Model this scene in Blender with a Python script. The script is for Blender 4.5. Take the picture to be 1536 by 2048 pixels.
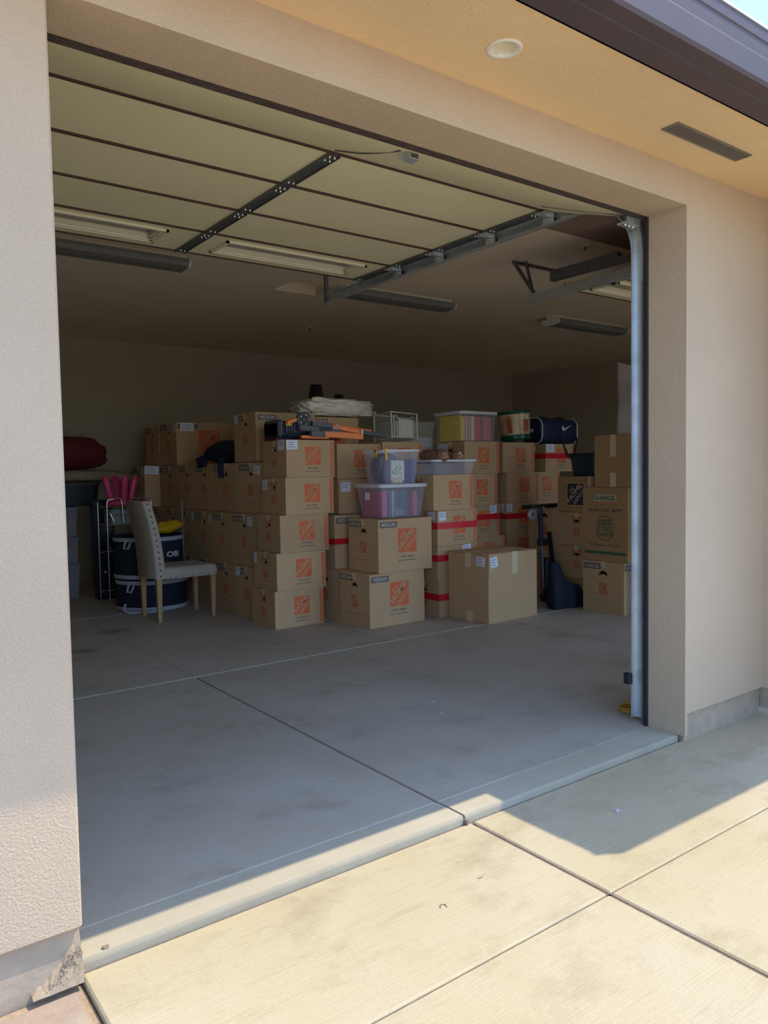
import bpy, bmesh, math, random
from mathutils import Vector, Matrix, noise
C = bpy.context.scene.collection
R = math.radians
PI = math.pi
for o in list(bpy.data.objects):
    bpy.data.objects.remove(o)

# ------------------------------------------------------------------ camera
cam_d = bpy.data.cameras.new('camera')
cam = bpy.data.objects.new('camera', cam_d); C.objects.link(cam)
F_PX, YAW, PITCH, ROLL = 1532.1, 0.638, 0.0533, -0.0174
cam_d.sensor_fit = 'VERTICAL'; cam_d.sensor_height = 24.0
cam_d.lens = 24.0 * F_PX / 2048.0
cam_d.clip_start = 0.05; cam_d.clip_end = 300
fw = Vector((math.sin(YAW) * math.cos(PITCH), math.cos(YAW) * math.cos(PITCH), -math.sin(PITCH)))
rt = Vector((math.cos(YAW), -math.sin(YAW), 0)); up = rt.cross(fw)
r2 = rt * math.cos(ROLL) + up * math.sin(ROLL); u2 = up * math.cos(ROLL) - rt * math.sin(ROLL)
m = Matrix((r2, u2, -fw)).transposed().to_4x4(); m.translation = Vector((-0.5002, -2.0022, 1.2655))
cam.matrix_world = m
bpy.context.scene.camera = cam

# ------------------------------------------------------------------ sky, sun, exposure
world = bpy.data.worlds.new('sky'); bpy.context.scene.world = world; world.use_nodes = True
wn = world.node_tree.nodes; wl = world.node_tree.links
bg = wn['Background']
sky = wn.new('ShaderNodeTexSky'); sky.sky_type = 'NISHITA'; sky.sun_disc = False
SUNV = Vector((-0.483, 0.274, -1.0))
sky.sun_elevation = math.atan2(1.0, math.hypot(0.483, 0.274)); sky.sun_rotation = math.atan2(0.483, -0.274)
sky.air_density = 1.0; sky.dust_density = 0.8; sky.ozone_density = 3.5
tint = wn.new('ShaderNodeMix'); tint.data_type = 'RGBA'; tint.blend_type = 'MULTIPLY'; tint.inputs[0].default_value = 1.0
tint.inputs[7].default_value = (0.84, 0.94, 1.07, 1)
wl.new(sky.outputs[0], tint.inputs[6]); wl.new(tint.outputs[2], bg.inputs[0]); bg.inputs[1].default_value = 0.39
sun_d = bpy.data.lights.new('sun', 'SUN'); sun_d.energy = 3.35; sun_d.angle = R(0.4); sun_d.color = (1.0, 0.89, 0.68)
sun = bpy.data.objects.new('sun', sun_d); C.objects.link(sun); sun.rotation_euler = SUNV.to_track_quat('-Z', 'Y').to_euler(); sun.location = (4, -4, 9)
vs = bpy.context.scene.view_settings
bpy.context.scene.display_settings.display_device = 'sRGB'
vs.view_transform = 'Standard'; vs.look = 'None'; vs.exposure = 0.36; vs.gamma = 1.0; vs.use_curve_mapping = False
try:
    bpy.context.scene.cycles.max_bounces = 12; bpy.context.scene.cycles.diffuse_bounces = 8
    bpy.context.scene.cycles.transparent_max_bounces = 16
except Exception: pass

# ------------------------------------------------------------------ materials
MATS = {}
def srgb(r, g, b):
    f = lambda c: (c / 255 / 12.92) if c / 255 <= 0.04045 else ((c / 255 + 0.055) / 1.055) ** 2.4
    return (f(r), f(g), f(b))
def mat(name, col, rough=0.6, metal=0.0, var=0.0, vscale=6.0, bump=0.0, bscale=40.0, alpha=1.0, stretch=(1, 1, 1),
        col2=None, rnd=0.0, detail=4.0, spec=0.5, trans=0.0):
    if name in MATS: return MATS[name]
    M = bpy.data.materials.new(name); M.use_nodes = True
    N = M.node_tree.nodes; Lk = M.node_tree.links; b = N['Principled BSDF']
    b.inputs['Roughness'].default_value = rough; b.inputs['Metallic'].default_value = metal
    b.inputs['Specular IOR Level'].default_value = spec; b.inputs['Alpha'].default_value = alpha
    b.inputs['Transmission Weight'].default_value = trans
    base = None
    if var > 0 or bump > 0:
        g = N.new('ShaderNodeNewGeometry'); mp = N.new('ShaderNodeMapping'); mp.inputs['Scale'].default_value = stretch
        Lk.new(g.outputs['Position'], mp.inputs[0])
    if var > 0 or col2:
        n = N.new('ShaderNodeTexNoise'); n.inputs['Scale'].default_value = vscale; n.inputs['Detail'].default_value = detail
        n.inputs['Roughness'].default_value = 0.6
        Lk.new(mp.outputs[0], n.inputs['Vector'])
        rp = N.new('ShaderNodeValToRGB'); rp.color_ramp.elements[0].position = 0.3; rp.color_ramp.elements[1].position = 0.7
        c2 = col2 or tuple(min(1, c * (1 + var)) for c in col)
        c1 = tuple(c * (1 - var) for c in col) if not col2 else col
        rp.color_ramp.elements[0].color = (*c1, 1); rp.color_ramp.elements[1].color = (*c2, 1)
        Lk.new(n.outputs[0], rp.inputs[0]); base = rp.outputs[0]
    if rnd > 0:
        oi = N.new('ShaderNodeObjectInfo'); hs = N.new('ShaderNodeHueSaturation')
        mr = N.new('ShaderNodeMapRange'); mr.inputs['To Min'].default_value = 1 - rnd; mr.inputs['To Max'].default_value = 1 + rnd
        Lk.new(oi.outputs['Random'], mr.inputs[0]); Lk.new(mr.outputs[0], hs.inputs['Value'])
        if base: Lk.new(base, hs.inputs['Color'])
        else: hs.inputs['Color'].default_value = (*col, 1)
        base = hs.outputs[0]
    if base: Lk.new(base, b.inputs['Base Color'])
    else: b.inputs['Base Color'].default_value = (*col, 1)
    if bump > 0:
        n2 = N.new('ShaderNodeTexNoise'); n2.inputs['Scale'].default_value = bscale; n2.inputs['Detail'].default_value = 5
        Lk.new(mp.outputs[0], n2.inputs['Vector'])
        bp = N.new('ShaderNodeBump'); bp.inputs['Strength'].default_value = min(1, bump); bp.inputs['Distance'].default_value = 0.004 * max(1, bump)
        Lk.new(n2.outputs[0], bp.inputs['Height']); Lk.new(bp.outputs[0], b.inputs['Normal'])
    MATS[name] = M
    return M

def concrete_mat(name, base, dark, light, stain=0.35, broom=0.0, rough=0.85, spots=()):
    M = bpy.data.materials.new(name); M.use_nodes = True; N = M.node_tree.nodes; Lk = M.node_tree.links; b = N['Principled BSDF']
    b.inputs['Roughness'].default_value = rough; b.inputs['Specular IOR Level'].default_value = 0.3
    g = N.new('ShaderNodeNewGeometry')
    def ns(scale, detail=5, st=(1, 1, 1), ro=0.6):
        mp = N.new('ShaderNodeMapping'); mp.inputs['Scale'].default_value = st; Lk.new(g.outputs['Position'], mp.inputs[0])
        n = N.new('ShaderNodeTexNoise'); n.inputs['Scale'].default_value = scale; n.inputs['Detail'].default_value = detail; n.inputs['Roughness'].default_value = ro
        Lk.new(mp.outputs[0], n.inputs['Vector']); return n.outputs[0]
    def ramp(src, a, bb, ca, cb):
        r = N.new('ShaderNodeValToRGB'); r.color_ramp.elements[0].position = a; r.color_ramp.elements[1].position = bb
        r.color_ramp.elements[0].color = ca; r.color_ramp.elements[1].color = cb; Lk.new(src, r.inputs[0]); return r.outputs[0]
    def mix(f, a, c):
        x = N.new('ShaderNodeMix'); x.data_type = 'RGBA'
        Lk.new(f, x.inputs[0])
        for s, v in ((6, a), (7, c)):
            if isinstance(v, tuple): x.inputs[s].default_value = (*v, 1)
            else: Lk.new(v, x.inputs[s])
        return x.outputs[2]
    k0 = (0, 0, 0, 1); k1 = (1, 1, 1, 1)
    f1 = ramp(ns(1.1, 6), 0.35, 0.68, k0, k1)
    c = mix(f1, base, light)
    f2 = ramp(ns(2.3, 8, (1, 1.4, 1), 0.7), 0.52, 0.75, k0, (stain, stain, stain, 1))
    c = mix(f2, c, dark)
    f3 = ramp(ns(14, 6, (0.35, 2.2, 1), 0.7), 0.55, 0.8, k0, (stain * .6,) * 3 + (1,))
    c = mix(f3, c, dark)
    f4 = ramp(ns(220, 2), 0.45, 0.62, k0, (0.18, 0.18, 0.18, 1))
    c = mix(f4, c, dark)
    for (sx, sy, sr, sk) in spots:
        vd = N.new('ShaderNodeVectorMath'); vd.operation = 'SUBTRACT'; Lk.new(g.outputs['Position'], vd.inputs[0]); vd.inputs[1].default_value = (sx, sy, 0)
        vsx = N.new('ShaderNodeVectorMath'); vsx.operation = 'LENGTH'; Lk.new(vd.outputs[0], vsx.inputs[0])
        ad = N.new('ShaderNodeMath'); ad.operation = 'MULTIPLY_ADD'; Lk.new(ns(6, 4), ad.inputs[0]); ad.inputs[1].default_value = sr * 1.2; Lk.new(vsx.outputs['Value'], ad.inputs[2])
        mr = N.new('ShaderNodeMapRange'); Lk.new(ad.outputs[0], mr.inputs[0]); mr.inputs['From Min'].default_value = sr * .9; mr.inputs['From Max'].default_value = sr * 1.7; mr.inputs['To Min'].default_value = sk; mr.inputs['To Max'].default_value = 0
        c = mix(mr.outputs[0], c, dark)
    Lk.new(c, b.inputs['Base Color'])
    bp = N.new('ShaderNodeBump'); bp.inputs['Strength'].default_value = 0.35; bp.inputs['Distance'].default_value = 0.003
    if broom > 0:
        h = ns(160, 3, (0.05, 1, 1)); bp.inputs['Strength'].default_value = broom
    else: h = ns(60, 6)
    Lk.new(h, bp.inputs['Height']); Lk.new(bp.outputs[0], b.inputs['Normal'])
    MATS[name] = M
    return M

def stucco_mat(name, col):
    M = bpy.data.materials.new(name); M.use_nodes = True; N = M.node_tree.nodes; Lk = M.node_tree.links; b = N['Principled BSDF']
    b.inputs['Roughness'].default_value = 0.9; b.inputs['Specular IOR Level'].default_value = 0.2
    g = N.new('ShaderNodeNewGeometry')
    n = N.new('ShaderNodeTexNoise'); n.inputs['Scale'].default_value = 150; n.inputs['Detail'].default_value = 4; n.inputs['Distortion'].default_value = 0.6
    Lk.new(g.outputs['Position'], n.inputs['Vector'])
    v = N.new('ShaderNodeTexNoise'); v.inputs['Scale'].default_value = 1.6; v.inputs['Detail'].default_value = 5
    Lk.new(g.outputs['Position'], v.inputs['Vector'])
    rp = N.new('ShaderNodeValToRGB'); rp.color_ramp.elements[0].position = 0.3; rp.color_ramp.elements[1].position = 0.7
    rp.color_ramp.elements[0].color = (*[c * 0.93 for c in col], 1); rp.color_ramp.elements[1].color = (*[min(1, c * 1.05) for c in col], 1)
    Lk.new(v.outputs[0], rp.inputs[0]); Lk.new(rp.outputs[0], b.inputs['Base Color'])
    bp = N.new('ShaderNodeBump'); bp.inputs['Strength'].default_value = 0.8; bp.inputs['Distance'].default_value = 0.0055
    Lk.new(n.outputs[0], bp.inputs['Height']); Lk.new(bp.outputs[0], b.inputs['Normal'])
    MATS[name] = M
    return M

STUCCO = stucco_mat('stucco', (0.57, 0.43, 0.295))
SOFFIT = stucco_mat('soffit_stucco', (0.84, 0.60, 0.34))
FOOT = mat('footing_concrete', (0.40, 0.31, 0.22), 0.95, var=0.14, vscale=12, bump=0.6, bscale=50, spec=0.2)
DRIVE = concrete_mat('driveway_concrete', (0.49, 0.405, 0.24), (0.33, 0.26, 0.145), (0.53, 0.46, 0.315), 0.75, broom=0.5)
GFLOOR = concrete_mat('garage_floor_concrete', (0.47, 0.41, 0.305), (0.26, 0.215, 0.155), (0.54, 0.485, 0.39), 0.7, rough=0.6, spots=((1.42, 4.29, .17, .85), (1.02, 3.72, .12, .8), (1.15, 5.2, .12, .6), (4.0, 1.85, .12, .5)))
APRON = concrete_mat('apron_concrete', (0.46, 0.405, 0.29), (0.32, 0.28, 0.20), (0.54, 0.49, 0.38), 0.5)
LIPM = concrete_mat('slab_edge', (0.33, 0.285, 0.20), (0.22, 0.185, 0.13), (0.40, 0.36, 0.27), 0.6)
PAVER = concrete_mat('paver_concrete', (0.27, 0.175, 0.115), (0.20, 0.125, 0.085), (0.50, 0.41, 0.31), 0.6)
JOINT = mat('joint_filler', (0.20, 0.14, 0.10), 0.95, var=0.3, vscale=30)
DUST = mat('joint_dust', (0.66, 0.63, 0.56), 0.95, var=0.2, vscale=30)
EARTH = mat('dry_earth', (0.50, 0.43, 0.33), 0.95, var=0.3, vscale=3, bump=0.8, bscale=20)
GRAVEL = mat('crumbled_mortar', (0.40, 0.30, 0.20), 1.0, var=0.2, vscale=60, spec=0.1)
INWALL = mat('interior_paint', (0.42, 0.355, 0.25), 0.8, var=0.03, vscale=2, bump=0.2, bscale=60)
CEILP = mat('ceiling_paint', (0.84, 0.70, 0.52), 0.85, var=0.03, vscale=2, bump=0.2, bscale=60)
GUTTER = mat('gutter_brown_metal', (0.085, 0.062, 0.066), 0.6, var=0.06, vscale=4, spec=0.4)
FASCIA = mat('fascia_brown', (0.085, 0.055, 0.045), 0.6)
ROOFT = mat('roof_tile', (0.30, 0.20, 0.15), 0.85, var=0.3, vscale=5, rnd=0.1)
GUARD = mat('gutter_guard_mesh', (0.75, 0.78, 0.8), 0.5, metal=0.3)
WHITE = mat('white_enamel', (0.80, 0.76, 0.66), 0.5)
LAMPW = mat('lamp_baffle', (0.85, 0.78, 0.60), 0.35)
VENTM = mat('vent_galvanised', (0.22, 0.19, 0.16), 0.55, metal=0.3)
DOORP = mat('door_inner_panel', (0.93, 0.84, 0.52), 0.45, var=0.03, vscale=2, spec=0.4)
DOORF = mat('door_brown_edge', (0.09, 0.045, 0.035), 0.5)
DOORW = mat('door_window_frame', (0.84, 0.77, 0.56), 0.5)
GLASS = mat('dusty_glass', (0.30, 0.28, 0.22), 0.15, alpha=0.75)
GALV = mat('galvanised_steel', (0.60, 0.64, 0.66), 0.38, metal=0.7, var=0.12, vscale=8)
GALVD = mat('dull_galvanised', (0.16, 0.165, 0.165), 0.5, metal=0.6, var=0.15, vscale=20)
SCREW = mat('bright_bolt', (0.75, 0.75, 0.72), 0.25, metal=0.9)
RUBBER = mat('black_rubber', (0.02, 0.02, 0.022), 0.6)
SEALD = mat('weathered_dark_seal', (0.075, 0.05, 0.04), 0.85, var=0.6, vscale=25, stretch=(1, 6, 6), bump=0.9, bscale=60)
LENSG = mat('lamp_lens', (0.20, 0.19, 0.17), 0.35, var=0.1, vscale=30)
CARD = mat('cardboard', (0.55, 0.355, 0.19), 0.8, var=0.05, vscale=3, rnd=0.07, bump=0.15, bscale=25, spec=0.25)
CARDD = mat('cardboard_brown', (0.42, 0.25, 0.115), 0.8, var=0.05, vscale=3, bump=0.15, bscale=25, spec=0.25)
CARDI = mat('box_hole_dark', (0.012, 0.010, 0.010), 0.9)
CEDGE = mat('cardboard_edge', (0.40, 0.28, 0.17), 0.9)
ORANGE = mat('print_orange', (0.75, 0.145, 0.045), 0.7)
ORANGEF = mat('print_orange_faded', (0.62, 0.16, 0.07), 0.75)
INK = mat('print_dark_ink', (0.085, 0.075, 0.070), 0.7)
INKF = mat('print_faint_ink', (0.27, 0.20, 0.135), 0.8)
TAGG = mat('print_tag_grey', (0.13, 0.115, 0.105), 0.7)
TAGT = mat('print_tag_text', (0.56, 0.46, 0.34), 0.7)
GREEN = mat('print_green', (0.06, 0.13, 0.06), 0.7)
NAVYP = mat('print_navy', (0.035, 0.028, 0.05), 0.7)
CREAMP = mat('print_cream', (0.55, 0.45, 0.30), 0.7)
REDT = mat('red_tape', (0.70, 0.015, 0.03), 0.3, spec=0.6)
PTAPE = mat('packing_tape', (0.66, 0.52, 0.33), 0.3, spec=0.6)
PAPER = mat('label_paper', (0.80, 0.80, 0.86), 0.6)
PEN = mat('blue_pen', (0.07, 0.07, 0.28), 0.6)
CLEARP = mat('clear_plastic', (0.75, 0.75, 0.85), 0.12, alpha=0.26, spec=0.6)
CLEARL = mat('frosted_lid', (0.75, 0.74, 0.78), 0.3, alpha=0.88)
WHITEP = mat('white_plastic', (0.78, 0.75, 0.62), 0.5)
CHROME = mat('chrome_wire', (0.75, 0.75, 0.75), 0.15, metal=1.0)
WWIRE = mat('white_wire', (0.70, 0.69, 0.63), 0.4)
FABRIC = mat('linen_fabric', (0.46, 0.39, 0.30), 0.95, var=0.12, vscale=180, bump=0.5, bscale=300)
OAK = mat('oak_leg', (0.46, 0.27, 0.11), 0.5, var=0.2, vscale=8, stretch=(6, 6, 0.5))
STUD = mat('bronze_nail', (0.13, 0.10, 0.075), 0.4, metal=0.7)
PINK = mat('pink_plastic', (0.72, 0.055, 0.19), 0.35)
NAVY = mat('navy_fabric', (0.008, 0.012, 0.030), 0.8, bump=0.3, bscale=60)
NAVY2 = mat('dark_navy_nylon', (0.010, 0.012, 0.05), 0.6)
GREYB = mat('grey_webbing', (0.42, 0.42, 0.48), 0.8)
YELLOW = mat('yellow_fabric', (0.80, 0.50, 0.01), 0.5)
NAVYK = mat('blue_black_plastic', (0.010, 0.014, 0.028), 0.35)
BLACKP = mat('black_plastic', (0.012, 0.013, 0.018), 0.4)
DKGREY = mat('dark_grey_plastic', (0.085, 0.085, 0.095), 0.45)
SILVP = mat('silver_button', (0.45, 0.45, 0.48), 0.4, metal=0.3)
BRORG = mat('bright_orange_metal', (0.95, 0.20, 0.01), 0.4)
DRED = mat('dark_red', (0.10, 0.006, 0.012), 0.6)
MAROON = mat('maroon_cloth', (0.16, 0.012, 0.018), 0.85, var=0.2, vscale=4, bump=0.4, bscale=12)
TANC = mat('tan_cloth', (0.32, 0.24, 0.14), 0.85, var=0.2, vscale=9, bump=0.6, bscale=20)
FILM = mat('plastic_film', (0.80, 0.74, 0.60), 0.25, var=0.15, vscale=9, bump=2.5, bscale=16, spec=0.8)
FILM2 = mat('plastic_cover', (0.50, 0.45, 0.42), 0.35, var=0.12, vscale=5, bump=0.6, bscale=8, spec=0.6, stretch=(1, 1, 0.4))
WICKER = mat('brown_wicker', (0.15, 0.065, 0.04), 0.6, col2=(0.42, 0.20, 0.12), var=0.1, vscale=70, bump=1.0, bscale=90)
TINL = mat('tin_label', (0.42, 0.20, 0.10), 0.35, col2=(0.74, 0.62, 0.36), var=0.1, vscale=9, metal=0.1)
GREENM = mat('green_metal', (0.01, 0.10, 0.055), 0.3, metal=0.3)
SWHITE = mat('piping_white', (0.70, 0.70, 0.72), 0.6)
def colr(n, c, **k): return mat(n, c, **k)

# ------------------------------------------------------------------ mesh helpers
class MB:
    def __init__(s): s.v = []; s.f = []; s.m = []; s.mats = []; s.sm = []
    def mi(s, mt):
        if mt not in s.mats: s.mats.append(mt)
        return s.mats.index(mt)
    def add(s, vs_, fs, mt, smooth=False, M=None):
        b = len(s.v); i = s.mi(mt)
        for p in vs_:
            p = Vector(p); s.v.append(M @ p if M else p)
        for f in fs: s.f.append([b + k for k in f]); s.m.append(i); s.sm.append(smooth)
        return s
    def box(s, x0, x1, y0, y1, z0, z1, mt, M=None):
        return s.add([(x0, y0, z0), (x1, y0, z0), (x1, y1, z0), (x0, y1, z0), (x0, y0, z1), (x1, y0, z1), (x1, y1, z1), (x0, y1, z1)],
                     [(0, 3, 2, 1), (4, 5, 6, 7), (0, 1, 5, 4), (1, 2, 6, 5), (2, 3, 7, 6), (3, 0, 4, 7)], mt, False, M)
    def bbox(s, x0, x1, y0, y1, z0, z1, mt, c=0.004, M=None):   # chamfered box
        v = []; 
        for z, k in ((z0, c), (z0 + c, 0), (z1 - c, 0), (z1, c)):
            a = [(x0 + c, y0 + k), (x1 - c, y0 + k), (x1 - k, y0 + c), (x1 - k, y1 - c), (x1 - c, y1 - k), (x0 + c, y1 - k), (x0 + k, y1 - c), (x0 + k, y0 + c)]
            v += [(px, py, z) for px, py in a]
        f = [tuple(range(7, -1, -1)), tuple(range(24, 32))]
        for r in range(3):
            for i in range(8): f.append((r * 8 + i, r * 8 + (i + 1) % 8, r * 8 + 8 + (i + 1) % 8, r * 8 + 8 + i))
        return s.add(v, f, mt, False, M)
    def loft(s, rings, mt, cap0=True, cap1=True, smooth=True, M=None):
        n = len(rings[0]); v = [p for r in rings for p in r]; f = []
        for r in range(len(rings) - 1):
            for i in range(n): f.append((r * n + i, r * n + (i + 1) % n, (r + 1) * n + (i + 1) % n, (r + 1) * n + i))
        s.add(v, f, mt, smooth, M)
        if cap0: s.add(rings[0], [tuple(range(n - 1, -1, -1))], mt, False, M)
        if cap1: s.add(rings[-1], [tuple(range(n))], mt, False, M)
        return s
    def tube(s, pts, r, mt, n=8, closed=False, M=None, r1=None):
        pts = [Vector(p) for p in pts]; rings = []; prev = None
        for i, p in enumerate(pts):
            if closed: t = pts[(i + 1) % len(pts)] - pts[i - 1]
            else: t = pts[min(i + 1, len(pts) - 1)] - pts[max(i - 1, 0)]
            t.normalize()
            if prev is None:
                a = Vector((0, 0, 1)) if abs(t.z) < 0.9 else Vector((1, 0, 0)); u = t.cross(a).normalized()
            else: u = (prev - t * prev.dot(t)).normalized()
            prev = u; w = t.cross(u)
            rr = r if r1 is None else r + (r1 - r) * i / (len(pts) - 1)
            rings.append([p + (u * math.cos(2 * PI * k / n) + w * math.sin(2 * PI * k / n)) * rr for k in range(n)])
        if closed: rings.append(rings[0])
        return s.loft(rings, mt, not closed, not closed, True, M)
    def lathe(s, prof, mt, n=24, M=None, cap0=True, cap1=True, smooth=True):
        rings = [[(r * math.cos(2 * PI * k / n), r * math.sin(2 * PI * k / n), z) for k in range(n)] for r, z in prof]
        return s.loft(rings, mt, cap0, cap1, smooth, M)
    def build(s, name, parent=None, loc=None, rot=None):
        me = bpy.data.meshes.new(name); me.from_pydata([tuple(p) for p in s.v], [], s.f); me.update()
        for mt in s.mats: me.materials.append(mt)
        me.polygons.foreach_set('material_index', s.m); me.polygons.foreach_set('use_smooth', s.sm)
        o = bpy.data.objects.new(name, me); C.objects.link(o)
        if parent: o.parent = parent
        if loc: o.location = loc
        if rot: o.rotation_euler = rot
        return o
def inst(src, name, parent, loc=(0, 0, 0), rot=(0, 0, 0)):
    o = bpy.data.objects.new(name, src if isinstance(src, bpy.types.Mesh) else src.data); C.objects.link(o); o.parent = parent
    o.location = loc; o.rotation_euler = rot
    return o
def tag(o, label, cat=None, group=None, kind=None):
    o['label'] = label
    if cat: o['category'] = cat
    if group: o['group'] = group
    if kind: o['kind'] = kind
    return o
def thing(name, label, cat, loc=(0, 0, 0), rz=0.0, group=None, kind=None, rot=None):
    o = bpy.data.objects.new(name, None); C.objects.link(o); o.empty_display_size = 0.1
    o.location = loc; o.rotation_euler = rot or (0, 0, rz)
    return tag(o, label, cat, group, kind)
def rr(w, d, r, z, n=4, cx=0, cy=0):
    pts = []
    for qx, qy, a0 in ((1, 1, 0), (-1, 1, 90), (-1, -1, 180), (1, -1, 270)):
        for k in range(n + 1):
            a = R(a0 + 90 * k / n); pts.append((cx + qx * (w / 2 - r) + r * math.cos(a), cy + qy * (d / 2 - r) + r * math.sin(a), z))
    return pts
def blob(mb, sx, sy, sz, mt, seed=0, amp=0.12, fr=2.5, n=28, p=2.6, flat=True, M=None, sag=0.0):
    rings = []
    for i in range(1, n):
        th = PI * i / n; ring = []
        for k in range(n * 2):
            ph = 2 * PI * k / (n * 2)
            f = lambda a: math.copysign(abs(a) ** (2 / p), a)
            x = f(math.sin(th)) * f(math.cos(ph)); y = f(math.sin(th)) * f(math.sin(ph)); z = -f(math.cos(th))
            v = Vector((x, y, z)); q = v * fr + Vector((seed * 3.1, seed, 0))
            d = 1 + amp * (noise.noise(q) + 0.5 * noise.noise(q * 2.3) + 0.35 * abs(noise.noise(q * 4.7)))
            v = Vector((x * sx * d, y * sy * d, z * sz * (d if z > 0 or not flat else 1)))
            v.z -= sag * (v.x / sx) ** 2
            ring.append(v)
        rings.append(ring)
    mb.loft(rings, mt, True, True, True, M)

# ------------------------------------------------------------------ lettering
_T = {}
def text2d(body, bold=0.0):
    key = (body, bold)
    if key in _T: return _T[key]
    cu = bpy.data.curves.new('t', 'FONT'); cu.body = body; cu.size = 1.0; cu.resolution_u = 2; cu.offset = bold; cu.fill_mode = 'FRONT'
    ob = bpy.data.objects.new('t', cu); C.objects.link(ob)
    dg = bpy.context.evaluated_depsgraph_get(); me = bpy.data.meshes.new_from_object(ob.evaluated_get(dg))
    v = [(a.co.x, a.co.y) for a in me.vertices]; f = [tuple(p.vertices) for p in me.polygons]
    bpy.data.objects.remove(ob); bpy.data.curves.remove(cu); bpy.data.meshes.remove(me)
    x0 = min(a[0] for a in v); x1 = max(a[0] for a in v); y0 = min(a[1] for a in v); y1 = max(a[1] for a in v)
    v = [((a - x0) / (x1 - x0) - 0.5, (b - y0) / (y1 - y0) - 0.5) for a, b in v]
    _T[key] = (v, f); return _T[key]
class Face:      # 2-D drawing on a face: P(u,v,h) -> 3-D ; u to the right, v up, h outwards
    def __init__(s, o, du, dv, dn): s.o = Vector(o); s.du = Vector(du); s.dv = Vector(dv); s.dn = Vector(dn)
    def P(s, u, v, h): return s.o + s.du * u + s.dv * v + s.dn * h
    def quad(s, mb, u0, u1, v0, v1, mt, h=0.0008):
        mb.add([s.P(u0, v0, h), s.P(u1, v0, h), s.P(u1, v1, h), s.P(u0, v1, h)], [(0, 1, 2, 3)], mt)
    def frame(s, mb, u0, u1, v0, v1, t, mt, h=0.0012):
        s.quad(mb, u0, u1, v0, v0 + t, mt, h); s.quad(mb, u0, u1, v1 - t, v1, mt, h)
        s.quad(mb, u0, u0 + t, v0 + t, v1 - t, mt, h); s.quad(mb, u1 - t, u1, v0 + t, v1 - t, mt, h)
    def text(s, mb, body, cu, cv, w, hh, mt, rot=0.0, h=0.0016, bold=0.0):
        v, f = text2d(body, bold); c, sn = math.cos(rot), math.sin(rot)
        mb.add([s.P(cu + (a * w) * c - (b * hh) * sn, cv + (a * w) * sn + (b * hh) * c, h) for a, b in v], f, mt)
    def poly(s, mb, pts, mt, h=0.0008):
        mb.add([s.P(u, v, h) for u, v in pts], [tuple(range(len(pts)))], mt)

# ------------------------------------------------------------------ setting
H0 = 2.44; W0 = 2.7145; D0 = 0.196; ZC = 2.90; YB = 7.5
XWL = 3.42; YWF = -0.63          # wing to the right
XL = -0.9; XR = 9.4
def struct(o, label, cat='structure'): return tag(o, label, cat, None, 'structure')

# garage floor as slabs
fl = thing('floor', 'worn grey concrete garage floor slabs with stains', 'floor', kind='structure')
g = 0.005
ys = [0.184, 2.515, 5.0, YB]; xs = [XL, 1.354, 4.1, 6.8, XR]
for i in range(len(xs) - 1):
    for j in range(len(ys) - 1):
        MB().bbox(xs[i] + g, xs[i + 1] - g, ys[j] + g, ys[j + 1] - g, -0.12, 0.0, GFLOOR, 0.004).build('slab', fl)
for xa, xb in ((0.0, 1.349), (1.359, W0)):
    MB().box(xa, xb, 0.045, 0.184, -0.12, 0.0, APRON).build('apron', fl)
MB().box(XWL, XR, YWF + 0.04, 0.045, -0.12, 0.0, GFLOOR).build('slab', fl)
b = MB()
for x in xs[1:-1]: b.box(x - g * 1.1, x + g * 1.1, 0.05, 2.515, -0.1, -0.006, JOINT)
b.build('joint_strip', fl)
b = MB()
for x in xs[1:-1]: b.box(x - g * 1.1, x + g * 1.1, 2.52, YB, -0.1, -0.0008, GFLOOR)
b.build('joint_strip', fl)
b = MB()
for y in ys[1:-1]: b.box(XL, XR, y - g * 1.3, y + g * 1.3, -0.1, 0.0008, DUST)
b.build('joint_strip', fl)
MB().box(1.75, 2.70, 0.183, 0.187, -0.001, 0.0006, APRON).build('threshold_line', fl)
# rounded lip towards the driveway
lp = [(0.045, 0.0), (0.042, -0.001), (0.039, -0.005), (0.037, -0.012), (0.036, -0.1), (0.045, -0.1)]
b = MB()
for xa, xb in ((0.0, 1.349), (1.359, W0)):
    b.loft([[(x, y, z) for y, z in lp] for x in (xa, xb)], LIPM, smooth=False)
b.build('slab_lip', fl)
MB().box(1.349, 1.359, 0.02, 0.045, -0.1, -0.012, JOINT).build('joint_strip', fl)
# driveway
dr = thing('driveway', 'pale broom-finished concrete driveway slabs in the sun', 'driveway', kind='structure')
ZD = -0.03
dxs = [0.0, 1.385, 4.13, 6.9, 9.8]; dys = [-9.0, -6.2, -3.4, -0.577, 0.031]
for i in range(len(dxs) - 1):
    for j in range(len(dys) - 1):
        gl = 0.007 if i else 0.0; gr = 0.007
        y1 = dys[j + 1] - (0.003 if j < 3 else 0.0)
        MB().bbox(dxs[i] + gl, dxs[i + 1] - gr, dys[j] + 0.003, y1, ZD - 0.1, ZD, DRIVE, 0.005).build('slab', dr)
b = MB()
for x in dxs[1:-1]: b.box(x - 0.0075, x + 0.0075, -9, 0.008, ZD - 0.09, ZD - 0.008, JOINT)
b.box(0, XWL, 0.025, 0.0355, ZD - 0.09, ZD - 0.004, JOINT)
for y in dys[1:-1]: b.box(0, 9.8, y - 0.004, y + 0.004, ZD - 0.09, ZD - 0.008, JOINT)
b.build('joint_strip', dr)
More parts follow.
